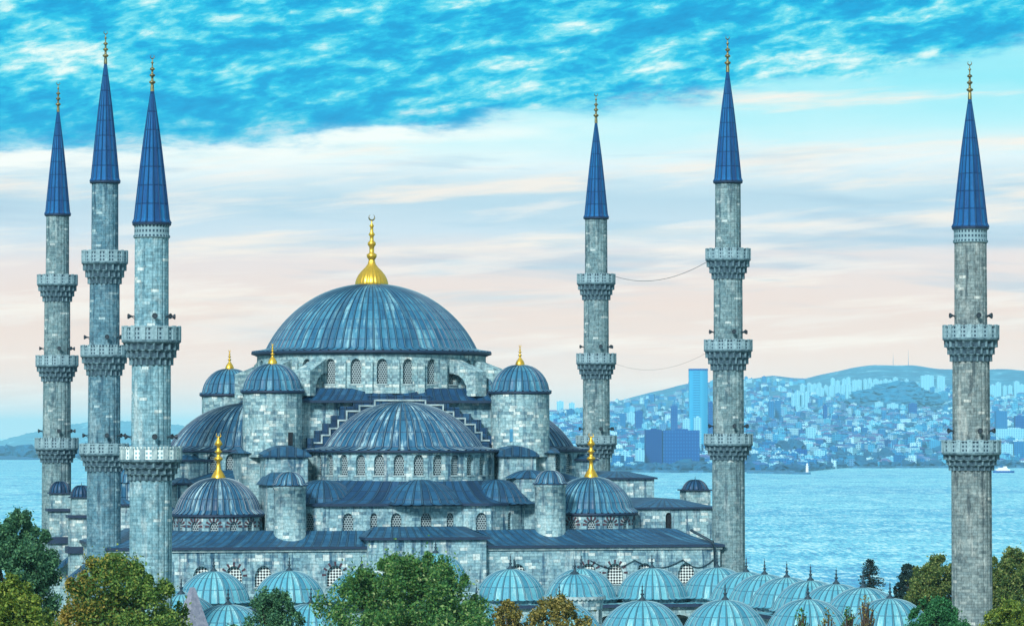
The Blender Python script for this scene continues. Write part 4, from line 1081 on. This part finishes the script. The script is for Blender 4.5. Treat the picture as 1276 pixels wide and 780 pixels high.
def tree(name, label, px, v, top, wpx, mat, nleaf=14000, size=.2, lobes=None, trunk=True, low=None, cat='tree', tall=1.0, seed=1, twigs=22):
    rs = np.random.default_rng(seed); nleaf = int(nleaf * 3.6)
    x, y = PV(px, v); zt_ = ZV(top, v); W = wpx / F * v / 2
    gz_ = max(-30, ground_z(0, v))
    t = empty(name, label, cat, (x, y, gz_)); H = zt_ - gz_
    # crown: many sub-clumps inside an uneven envelope
    hc = min(H * .92, W * 2.7 * tall) ; zc = H - hc * .5
    nc = 190 if W < 7 else 340; cs = []
    while len(cs) < nc:
        p = rs.uniform(-1, 1, 3); r_ = np.linalg.norm(p)
        if np.sum(np.abs(p) ** 4.) > 1 or r_ < .35: continue
        a = math.atan2(p[1], p[0]); k = 1 - .16 * math.sin(3 * a + seed) - .12 * math.sin(5 * a + 2 * seed)
        wz = 1 - .3 * max(0, p[2]) ** 3
        cs.append((p[0] * W * .9 * k * wz, p[1] * W * .9 * k * wz, zc + p[2] * hc * .47 - hc * .13 * (p[0] ** 2 + p[1] ** 2) * max(0, p[2])))
    for k in range(twigs):         # leading shoots that break the outline
        a = rs.uniform(0, 2 * PI); rr = rs.uniform(0, .75) * W
        cs.append((rr * math.cos(a), rr * math.sin(a), zc + hc * (.5 - .26 * (rr / W) ** 2) * rs.uniform(.86, 1.10)))
    cs = np.array(cs); sc = min(W, 5.5) * rs.uniform(.10, .21, len(cs)); sc[nc:] *= .6
    idx = rs.integers(0, len(cs), nleaf)
    off = rs.normal(size=(nleaf, 3)); off /= np.linalg.norm(off, axis=1)[:, None]; off *= (rs.uniform(0, 1, nleaf) ** .45)[:, None]
    P = cs[idx] + off * sc[idx][:, None] * np.array([1, 1, 1.25])
    P[-nleaf // 12:] += rs.normal(size=P[-nleaf // 12:].shape) * W * .07
    o = leaves_mesh('crown', P, size, mat, t)
    mb = MB(); mb.tube([(0, 0, -.3), (.1, .05, H * .3), (0, .1, H * .62), (.1, 0, H * .88)], [W * .07 + .1, W * .055 + .05, W * .03, .03], 8)
    for k in range(0, nc, 4):
        c_ = cs[k]; z0_ = H * .25 + (c_[2] - H * .25) * .35; mb.tube([(0, .05, z0_), tuple(c_ * np.array([.5, .5, 1]) - np.array([0, 0, abs(c_[2] - z0_) * .3])), tuple(c_)], [.14, .09, .03], 5)
    mb.build('trunk', M['bark'], t)
    return t
tree('leafy_tree', 'dark green leafy tree at the left edge of the photo, in front of the water', 22, 300, 645, 112, M['leaf_dark'], 15000, .19, seed=3)
tree('leafy_tree', 'low yellow-green tree in the bottom left corner', 12, 262, 727, 116, M['leaf_lime'], 10000, .18, seed=5)
tree('broadleaf_tree', 'rounded tree turning orange and ochre on its left side, before the pale minaret', 152, 288, 703, 194, M['leaf_autumn'], 26000, .19, seed=9, tall=.85, twigs=34)
tree('evergreen_tree', 'small dark evergreen crown before the second courtyard dome from the left', 338, 285, 744, 116, M['leaf_dark'], 9000, .16, seed=13)
tree('broadleaf_tree', 'broad bushy green tree hiding the middle of the courtyard arcade', 512, 288, 701, 262, M['leaf_green'], 36000, .19, seed=21, tall=.85, twigs=44)
tree('leafy_tree', 'small ochre yellow tree in front of the domed kiosk', 697, 282, 750, 130, M['leaf_ochre'], 8000, .17, seed=34)
tree('sapling', 'thin ochre sapling between the broad green tree and the yellow one', 632, 282, 750, 40, M['leaf_ochre'], 1100, .16, seed=36)
tree('evergreen_tree', 'slim dark evergreen left of the wooded slope, seen against the water', 1131, 470, 704, 32, M['needle'], 4500, .22, seed=41, tall=1.5)
tree('broadleaf_tree', 'olive green tree directly left of the lone right-hand minaret', 1168, 420, 700, 92, M['leaf_olive'], 14000, .22, seed=44, tall=1.3)
tree('broadleaf_tree', 'tall olive green tree at the right edge of the photo', 1262, 415, 690, 100, M['leaf_olive'], 14000, .22, seed=47, tall=1.3)
tree('leafy_tree', 'dark green bush-like tree behind the right edge tree and the minaret', 1228, 440, 712, 60, M['leaf_dark'], 7000, .22, seed=49, tall=1.3)
tree('evergreen_tree', 'vivid green rounded tree top at the foot of the lone minaret', 1164, 300, 749, 92, M['leaf_bright'], 10000, .16, seed=52)
tree('leafy_tree', 'yellow-green tree in the bottom right corner', 1256, 302, 756, 98, M['leaf_lime'], 9000, .17, seed=55)
for k, (px, top, w_) in enumerate(((998, 756, 20), (1030, 758, 22), (1056, 756, 18), (1078, 742, 22))):
    tree('sapling', ('thin olive sapling before the corner courtyard domes, first from the left', 'thin olive sapling before the corner courtyard domes, second from the left', 'thin olive sapling before the corner courtyard domes, third from the left', 'tallest olive sapling before the corner courtyard domes')[k], px, 300, top, w_, M['leaf_ochre' if k % 2 else 'leaf_green'], 75, .15, seed=60 + k, tall=1.8, twigs=20)
# spruce with tiered boughs
def spruce(px, v, top, wpx, label):
    rs = np.random.default_rng(5); x, y = PV(px, v); zt_ = ZV(top, v); g0 = ground_z(0, v)
    t = empty('spruce_tree', label, 'tree', (x, y, g0)); H = zt_ - g0; W = wpx / F * v / 2 * 1.15
    mb = MB(); mb.tube([(0, 0, -.3), (0, 0, H * .5), (0, 0, H)], [.3, .18, .03], 8); P = []
    for k in range(46):
        tt = 1 - k / 46 * .8; z_ = H - (k / 46) * H * .75; ln = W * (.12 + .95 * (k / 46) ** .8) * rs.uniform(.65, 1.1)
        for j in range(3):
            a = rs.uniform(0, 2 * PI); e_ = (ln * math.cos(a), ln * math.sin(a), z_ - ln * .12)
            mb.tube([(0, 0, z_), e_], [.05, .015], 4)
            n_ = int(22 + 34 * ln / W); s_ = rs.uniform(.1, 1, n_)[:, None]
            q = np.array([0, 0, z_]) * (1 - s_) + np.array(e_) * s_ + rs.normal(size=(n_, 3)) * np.array([.12, .12, .09]); P.append(q)
    mb.build('trunk', M['bark'], t); leaves_mesh('crown', np.vstack(P), .16, M['needle'], t)
spruce(1083, 480, 697, 62, 'dark spruce with tiered boughs against the water, right of the courtyard domes')

# ------------------------------------------------------------------ FAR CITY
def citymat(name, cols, win, fw=4.6, fh=4.2, wa=.8):
    m, t, b = newmat(name)
    uv = t.node('ShaderNodeUVMap').outputs[0]; ux, uy, _ = t.sep(uv)
    ri = t.node('ShaderNodeNewGeometry').outputs['Random Per Island']
    c = t.ramp(ri, [(i / max(1, len(cols) - 1), c_) for i, c_ in enumerate(cols)], 'LINEAR')
    fx_ = t.m('FRACT', t.m('DIVIDE', ux, fw)); fy_ = t.m('FRACT', t.m('DIVIDE', uy, fh))
    k = t.m('MULTIPLY', t.m('MULTIPLY', t.rng(fx_, .25, .33), t.rng(fx_, .80, .72)), t.m('MULTIPLY', t.rng(fy_, .3, .38), t.rng(fy_, .85, .77)))
    t.put(b.inputs['Base Color'], t.mix(t.m('MULTIPLY', k, wa), c, win)); b.inputs['Roughness'].default_value = .85; b.inputs['Specular IOR Level'].default_value = .08
    return m
M['city_wall'] = citymat('far house walls', [lin(4, 92, 156), lin(30, 130, 184), lin(70, 164, 200), lin(14, 104, 166), lin(160, 214, 226), lin(4, 72, 138)], lin(4, 54, 116))  # far walls and roofs have haze blue painted into their base colours
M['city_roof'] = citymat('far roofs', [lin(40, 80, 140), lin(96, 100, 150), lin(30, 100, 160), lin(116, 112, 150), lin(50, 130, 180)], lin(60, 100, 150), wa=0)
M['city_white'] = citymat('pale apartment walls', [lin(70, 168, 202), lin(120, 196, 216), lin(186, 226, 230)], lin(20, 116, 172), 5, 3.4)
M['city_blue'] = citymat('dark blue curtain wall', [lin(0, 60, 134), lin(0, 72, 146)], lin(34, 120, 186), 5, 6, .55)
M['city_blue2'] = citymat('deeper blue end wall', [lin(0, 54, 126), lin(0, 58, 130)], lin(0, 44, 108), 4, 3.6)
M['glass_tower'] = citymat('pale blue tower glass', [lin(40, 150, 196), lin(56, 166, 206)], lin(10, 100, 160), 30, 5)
M['city_tree'] = plain('far foliage', lin(6, 96, 140), .95, 0, .5, .05, lin(4, 66, 108))  # foliage blue includes painted distance haze
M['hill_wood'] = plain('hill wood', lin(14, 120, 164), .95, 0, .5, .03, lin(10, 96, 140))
def house_mb(mb, w_, d_, h_, roof, x=0, y=0, z=0, a=0, mi=0):
    c_, s_ = math.cos(a), math.sin(a)
    q = lambda X_, Y_, Z_: (x + X_ * c_ - Y_ * s_, y + X_ * s_ + Y_ * c_, z + Z_)
    P_ = [(-w_ / 2, -d_ / 2), (w_ / 2, -d_ / 2), (w_ / 2, d_ / 2), (-w_ / 2, d_ / 2)]
    base = len(mb.v)
    for zz in (-6, h_):
        for p in P_: mb.v.append(q(p[0], p[1], zz))
    acc = 0
    for i in range(4):
        j = (i + 1) % 4; L_ = w_ if i % 2 == 0 else d_
        mb.f.append((base + i, base + j, base + 4 + j, base + 4 + i)); mb.uv += [(acc, -6), (acc + L_, -6), (acc + L_, h_), (acc, h_)]; mb.mi.append(mi); mb.sm.append(False); acc += L_
    if roof == 'hip':
        o_ = .6; e_ = [q(sx_ * (w_ / 2 + o_), sy_ * (d_ / 2 + o_), h_) for sx_, sy_ in ((-1, -1), (1, -1), (1, 1), (-1, 1))]
        rl = max(0, w_ / 2 - d_ / 2); r0, r1 = q(-rl, 0, h_ + d_ * .28), q(rl, 0, h_ + d_ * .28)
        mb.face([e_[0], e_[1], r1, r0], mi=1); mb.face([e_[1], e_[2], r1], mi=1); mb.face([e_[2], e_[3], r0, r1], mi=1); mb.face([e_[3], e_[0], r0], mi=1)
    else:
        mb.face([q(p[0], p[1], h_) for p in P_], mi=1)
        b2 = [(-w_ * .15, -d_ * .2), (w_ * .2, -d_ * .2), (w_ * .2, d_ * .2), (-w_ * .15, d_ * .2)]
        for i in range(4):
            a_, c2 = b2[i], b2[(i + 1) % 4]; mb.face([q(a_[0], a_[1], h_), q(c2[0], c2[1], h_), q(c2[0], c2[1], h_ + 2.4), q(a_[0], a_[1], h_ + 2.4)], mi=mi)
        mb.face([q(p[0], p[1], h_ + 2.4) for p in b2], mi=1)
# landmark buildings: (name, label, px centre, width px, top py, v, depth m, material, roof)
def block(name, label, px, wpx, top, v, dep, mat, roof='flat', group=None, rot=None, cat='building'):
    x, y = PV(px, v); z = land_z(px, v); w_ = wpx / F * v; h_ = ZV(top, v) - z
    mb = MB(); house_mb(mb, w_, dep, max(6, h_), roof)
    o = mb.build(name, [M[mat], M['city_roof']], None, (x, y, z)); o.rotation_euler.z = -TH + (rot or 0)
    tag(o, label, cat, group); return o
# tall glass tower with bowed face
v = 7300; x, y = PV(870, v); z = land_z(870, v); tw = empty('glass_tower', 'tall pale blue glass tower with a bowed face, the tallest building across the water', 'skyscraper', (x, y, z)); tw.rotation_euler.z = -TH
hw = 11.6 / F * v; h_ = ZV(462, v) - z; mb = MB(); n = 10; poly = [(-hw + 2 * hw * k / n, -14 - 7 * math.sin(PI * k / n)) for k in range(n + 1)] + [(hw, 14), (-hw, 14)]
mb.prism(poly, -6, h_); mb.build('tower_body', M['glass_tower'], tw)
mb = MB(); mb.prism([(p[0] * 1.0 + (.2 if p[0] > 0 else -.2), p[1] * 1.02) for p in poly], h_ + .01, h_ + 4); mb.build('roof_band', M['city_blue'], tw)
v = 6350; x, y = PV(837, v); z = land_z(837, v); bt = empty('office_block', 'wide dark blue block on the far waterfront below the glass tower', 'office block', (x, y, z)); bt.rotation_euler.z = -TH
W_ = 68 / F * v; h_ = ZV(536, v) - z
mb = MB(); house_mb(mb, W_ * .68, 40, h_, 'flat', W_ * .16, 0, 0); mb.build('main_wing', [M['city_blue'], M['city_blue2']], bt)
mb = MB(); house_mb(mb, W_ * .3, 46, h_ + 1, 'flat', -W_ * .34, -3, 0); mb.build('end_wing', [M['city_blue2'], M['city_blue']], bt)
lm = [('tower_block', 'left of two faint towers on the skyline behind the right weight tower', 698, 8.5, 500, 11000, 25, 'city_white'),
      ('tower_block', 'right of two faint towers on the skyline behind the right weight tower', 712.5, 7, 502, 11000, 25, 'city_white'),
      ('tower_block', 'narrow blue tower, first of the trio left of the glass tower', 776, 7, 515, 8200, 20, 'city_wall'),
      ('tower_block', 'pale tower in the middle of the trio left of the glass tower', 786, 9, 514, 8400, 20, 'city_white'),
      ('tower_block', 'darker tower, last of the trio left of the glass tower', 796, 9, 512, 8200, 22, 'city_blue'),
      ('tower_block', 'slim dark tower between the trio and the glass tower', 840, 8, 506, 8000, 20, 'city_blue'),
      ('tower_block', 'dark narrow block directly right of the glass tower', 886, 7, 501, 7800, 20, 'city_blue'),
      ('apartment_block', 'white apartment block at the foot of the glass tower, left one', 855, 9, 522, 7100, 20, 'city_white'),
      ('apartment_block', 'bright white apartment block at the foot of the glass tower, right one', 869, 9, 520, 7000, 20, 'city_white'),
      ('apartment_block', 'white block near the shore left of the dark blue office block', 797, 11, 560, 6300, 20, 'city_white'),
      ('apartment_block', 'pale block on the shore beside the back minaret', 778, 13, 562, 6300, 20, 'city_white'),
      ('tower_block', 'left half of the twin grey towers right of the facade minaret', 961, 7, 500, 8800, 20, 'city_wall'),
      ('tower_block', 'right half of the twin grey towers right of the facade minaret', 969, 7, 499, 8850, 20, 'city_wall'),
      ('tower_block', 'slim dark tower in the middle of the far town', 1028, 5, 505, 8800, 18, 'city_blue'),
      ('apartment_block', 'white slab below the wooded hill, left one of the pair', 1095, 10, 501, 9400, 20, 'city_white'),
      ('apartment_block', 'wider white slab below the wooded hill, right one of the pair', 1112, 14, 503, 9300, 20, 'city_white'),
      ('apartment_block', 'dark slab right of the two white ones below the wooded hill', 1137, 10, 503, 9300, 20, 'city_blue'),
      ('apartment_block', 'broad white slab high on the ridge left of the lone minaret', 1155, 16, 468, 11600, 26, 'city_white'),
      ('apartment_block', 'white slab high on the ridge next to the lone minaret', 1172, 10, 469, 11600, 26, 'city_white'),
      ('tower_block', 'blue tower right of the lone minaret, left one', 1247, 14, 512, 8000, 22, 'city_wall'),
      ('tower_block', 'darker blue tower right of the lone minaret, right one', 1270, 12, 518, 8000, 22, 'city_blue'),
      ('long_hall', 'long white hall on the hillside at the right edge', 1262, 44, 534, 7600, 30, 'city_white'),
      ('waterfront_block', 'pale striped block on the waterfront right of the lone minaret', 1253, 16, 553, 7150, 24, 'city_white'),
      ('waterfront_block', 'blue block on the waterfront at the right edge', 1270, 16, 550, 7150, 24, 'city_wall'),
      ('domed_hall', 'white hall glowing pale among the trees in the middle of the far town', 1010, 12, 533, 7600, 20, 'city_white'),
      ('shore_hall', 'wide low house with a hip roof on the far shore left of the lone minaret', 1140, 22, 571, 7000, 24, 'city_wall'),
      ('waterfront_block', 'pinkish waterfront block with pale end behind the lighthouse', 1020, 14, 561, 6750, 24, 'city_white'),
      ('waterfront_block', 'dark waterfront block behind the lighthouse', 995, 20, 560, 6750, 24, 'city_blue')]
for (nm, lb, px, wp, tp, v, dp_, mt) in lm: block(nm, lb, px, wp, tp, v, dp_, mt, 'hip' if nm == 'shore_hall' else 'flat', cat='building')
# apartment towers in rows along the ridge
rr_ = random.Random(4)
rows_ = [(1038, 1136, 471, 11700, 15, 6.4), (1000, 1100, 479, 11100, 14, 6.), (988, 1012, 489, 10000, 4, 6.), (1012, 1040, 481, 11000, 5, 5.6), (1236, 1280, 477, 11300, 6, 7), (1060, 1150, 484, 10900, 11, 6.)]
for ri_, (p0, p1, tp, v, n, wp) in enumerate(rows_):
    for k in range(n):
        px = p0 + (p1 - p0) * k / n + rr_.uniform(-1, 1)
        block('apartment_tower', ['small pale apartment tower in the upper row on the ridge', 'small pale apartment tower in the middle row on the ridge', 'small pale apartment tower in the cluster low on the left slope', 'small pale apartment tower at the left end of the ridge rows', 'pale apartment tower in the row right of the lone minaret', 'small pale apartment tower in the lower row on the ridge'][ri_], px, wp * rr_.uniform(.75, 1.1), tp + rr_.uniform(-2, 4), v + rr_.uniform(-120, 120), 20, 'city_white', 'flat', ['upper row of ridge towers', 'middle row of ridge towers', 'left slope towers', 'left end ridge towers', 'right ridge towers', 'lower row of ridge towers'][ri_])
# ordinary houses: the nearest as individuals, the rest as one mass
protos = []
hr = random.Random(12)
kinds = [('hip', 15, 11, 8, 'house'), ('hip', 19, 12, 10, 'house'), ('flat', 17, 13, 15, 'apartment_house'), ('flat', 24, 14, 13, 'apartment_house'), ('hip', 26, 13, 11, 'house'), ('flat', 14, 13, 20, 'apartment_house')]
spots = []
for k in range(3600):
    p = hr.uniform(662, 1300); s0 = shore_v(p); q = hr.random() ** 1.25
    v = s0 + 70 + q * ((9300 if p < 940 else 10700) - s0)
    if 790 < p < 884 and v < 6500: continue
    if abs(p - 1112) < 62 and 9700 < v < 10900: continue
    if v > 9500 and land_py(p, v) < float(np.interp(p, SKx, SKy)) + 9: continue
    spots.append((v, p))
for k in range(650):
    p = hr.uniform(760, 1300); v = hr.uniform(9500, 12700)
    if abs(p - 1112) < 62 and 9700 < v < 10900: continue
    if land_py(p, v) < float(np.interp(p, SKx, SKy)) + (5 if p < 1010 else 24): continue
    spots.append((v, p))
spots.sort()
stuff = MB(); n_ind = 0
mp = []
for (rf, w_, d_, h_, nm) in kinds:
    for mt in ('city_wall', 'city_wall', 'city_white'):
        mb = MB(); house_mb(mb, w_, d_, h_, rf); o = mb.build(nm, [M[mt], M['city_roof']]); mp.append([o, False, rf, mt])
zones = [(745, 'beside the back minaret'), (815, 'left of the dark blue office block'), (890, 'around the dark blue office block'), (935, 'just behind the facade minaret'), (1000, 'behind the lighthouse'), (1060, 'in the middle of the far shore'), (1120, 'on the far shore among dark trees'), (1185, 'left of the lone minaret'), (1400, 'at the right edge of the photo')]
for (v, p) in spots:
    x, y = PV(p, v); z = land_z(p, v); a = -TH + hr.choice([-.5, -.2, 0, .15, .45, .9]); k = hr.randrange(len(mp)); s_ = hr.uniform(.55, 1.1)
    if n_ind < 205:
        o, used, rf, mt = mp[k]
        if used: o = o.copy(); C.objects.link(o)
        mp[k][1] = True
        o.location = (x, y, z); o.rotation_euler.z = a; o.scale = (s_, s_, s_ * hr.uniform(.85, 1.2))
        zn = [q for q in zones if p < q[0]][0][1]
        kd_ = ('hip roofed' if rf == 'hip' else 'flat roofed'); cc = 'whitish' if mt == 'city_white' else 'bluish'
        tag(o, f'tiny {cc} {kd_} house on the far shore {zn}', 'house', f'{cc} {kd_} far houses {zn}')
        n_ind += 1
    else:
        rf, w_, d_, h_, nm = kinds[k % 6]
        house_mb(stuff, w_ * s_, d_ * s_, h_ * s_, rf, x, y, z, a, 0 if hr.random() < .7 else 2)
for o, used, rf, mt in mp:
    if not used: bpy.data.objects.remove(o)
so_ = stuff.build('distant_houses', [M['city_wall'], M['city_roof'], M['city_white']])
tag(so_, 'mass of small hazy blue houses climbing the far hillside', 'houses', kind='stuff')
# clumps of trees across the water, uneven low-poly puffs
def puffs(name, items, mat, label):
    vs_, fs_ = [], []; import bmesh
    bm = bmesh.new(); bmesh.ops.create_icosphere(bm, subdivisions=2, radius=1); bv = np.array([v_.co[:] for v_ in bm.verts]); bf = [[q.index for q in f.verts] for f in bm.faces]; bm.free()
    for (x, y, z, sx_, sz_) in items:
        d_ = 1 + .28 * rng.normal(size=(len(bv), 1)); P_ = bv * d_ * np.array([sx_, sx_ * .7, sz_]) + np.array([x, y, z]); b0_ = len(vs_)
        vs_ += P_.tolist(); fs_ += [[i + b0_ for i in f] for f in bf]
    me = bpy.data.meshes.new(name); me.from_pydata(vs_, [], fs_); me.materials.append(mat); o = bpy.data.objects.new(name, me); C.objects.link(o)
    tag(o, label, 'trees', kind='stuff')
it = []
for k in range(900):
    p = hr.uniform(662, 1300); s0 = shore_v(p); q = hr.random()
    v = s0 + 30 + q * q * 3600; x, y = PV(p, v); s_ = hr.uniform(4, 10); it.append((x, y, land_z(p, v) + s_ * .45, s_ * hr.uniform(1, 1.9), s_ * .75))
for p0, v0, n, sp in ((1085, 6980, 22, 16), (1045, 6950, 12, 12), (940, 6200, 16, 18), (1125, 7500, 8, 8), (690, 6300, 10, 18), (1175, 7050, 10, 10), (985, 6980, 8, 12)):
    for k in range(n):
        p = p0 + hr.uniform(-sp, sp); v = v0 + hr.uniform(0, 220); x, y = PV(p, v); s_ = hr.uniform(7, 13); it.append((x, y, land_z(p, v) + s_ * .6, s_ * 1.5, s_ * 1.1))
for k in range(130):
    if k == 0: hill_it = []
    p = 1112 + hr.gauss(0, 30); v = 10300 + hr.gauss(0, 260) - 150; x, y = PV(p, v); s_ = hr.uniform(9, 16); hill_it.append((x, y, land_z(p, v) + s_ * .2, s_ * 2, s_ * .6))
puffs('distant_trees', it, M['city_tree'], 'dark blue-green tree clumps scattered through the far town')
puffs('hill_woodland', hill_it, M['hill_wood'], 'hazy wooded hill rising in the middle of the far town')
it = []
for k in range(260):
    p = hr.uniform(-200, 262)
    if 49 < p < 106: continue
    v = 9600 + hr.uniform(-70, 60); x, y = PV(p, v); s_ = hr.uniform(9, 18); it.append((x, y, -28 + s_ * .9, s_ * 1.6, s_))
puffs('headland_trees', it, M['city_tree'], 'dark wooded headland across the water at the left')
# quay line
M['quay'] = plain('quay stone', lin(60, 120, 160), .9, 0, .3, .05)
mb = MB(); pl = [p for p in np.arange(660, 1310, 6)]
for a, b in zip(pl, pl[1:]):
    (x0, y0), (x1, y1) = PV(a, shore_v(a) - 25), PV(b, shore_v(b) - 25); (x2, y2), (x3, y3) = PV(b, shore_v(b) + 60), PV(a, shore_v(a) + 60)
    mb.face([(x0, y0, -31), (x1, y1, -31), (x1, y1, -26.6), (x0, y0, -26.6)]); mb.face([(x0, y0, -26.6), (x1, y1, -26.6), (x2, y2, -26.6), (x3, y3, -26.6)])
struct(mb.build('quay', M['quay']))
# breakwater with the little white lighthouse
mb = MB()
for (a, va, b, vb_) in ((930, 5800, 1010, 5640),):
    (x0, y0), (x1, y1) = PV(a, va), PV(b, vb_); (x2, y2), (x3, y3) = PV(b, vb_ + 40), PV(a, va + 120)
    mb.face([(x0, y0, -31), (x1, y1, -31), (x1, y1, -27), (x0, y0, -27)]); mb.face([(x0, y0, -27), (x1, y1, -27), (x2, y2, -27), (x3, y3, -27)])
tag(mb.build('breakwater', M['quay']), 'dark low breakwater reaching out to the little lighthouse', 'breakwater')
v = 5670; x, y = PV(1005.5, v); lh = empty('lighthouse', 'tiny white lighthouse at the end of the breakwater', 'lighthouse', (x, y, -27))
M['white'] = plain('white paint', (.8, .82, .8, 1), .6, 0, .1)
mb = MB(); mb.lathe([(2.4, 0), (2.0, 9), (2.9, 9.2), (2.9, 9.8), (1.5, 10)], 14, sm=False); mb.build('tower', M['white'], lh)
mb = MB(); mb.lathe([(1.4, 10), (1.4, 12.5), (1.8, 12.6), (.1, 14.4)], 12, sm=False); mb.build('lantern', M['white'], lh)
# ferry
v = 5900; x, y = PV(1250, v); fr = empty('ferry', 'white passenger ferry beside the far right shore', 'ferry', (x, y, -30)); fr.rotation_euler.z = -TH + .1
mb = MB(); hull = [(-17, -3), (-13, -4.5), (12, -4.5), (18, 0), (12, 4.5), (-13, 4.5), (-17, 3)]; mb.prism(hull, -.5, 3.2); mb.build('hull', M['city_blue'], fr)
mb = MB(); mb.box(-13, 10, -3.8, 3.8, 3.2, 6.0); mb.box(-9, 6, -3.2, 3.2, 6.02, 8.4); mb.box(0, 5, -2.5, 2.5, 8.42, 10.4); mb.build('cabin', M['white'], fr)
mb = MB(); mb.lathe([(1.2, 8.4), (1.0, 12)], 12, -4, 0); mb.build('funnel', M['city_blue'], fr)
# radio masts on the highest hill
for px, h_, lb in ((1113, 26, 'left radio mast on the highest far hill'), (1132, 34, 'taller right radio mast on the highest far hill')):
    x, y = PV(px, 12950); z = land_z(px, 12950); mb = MB(); mb.tube([(0, 0, -3), (0, 0, h_), (0, 0, h_ * 1.6)], [1.0, .5, .2], 5)
    tag(mb.build('radio_mast', M['quay'], None, (x, y, z)), lb, 'mast')
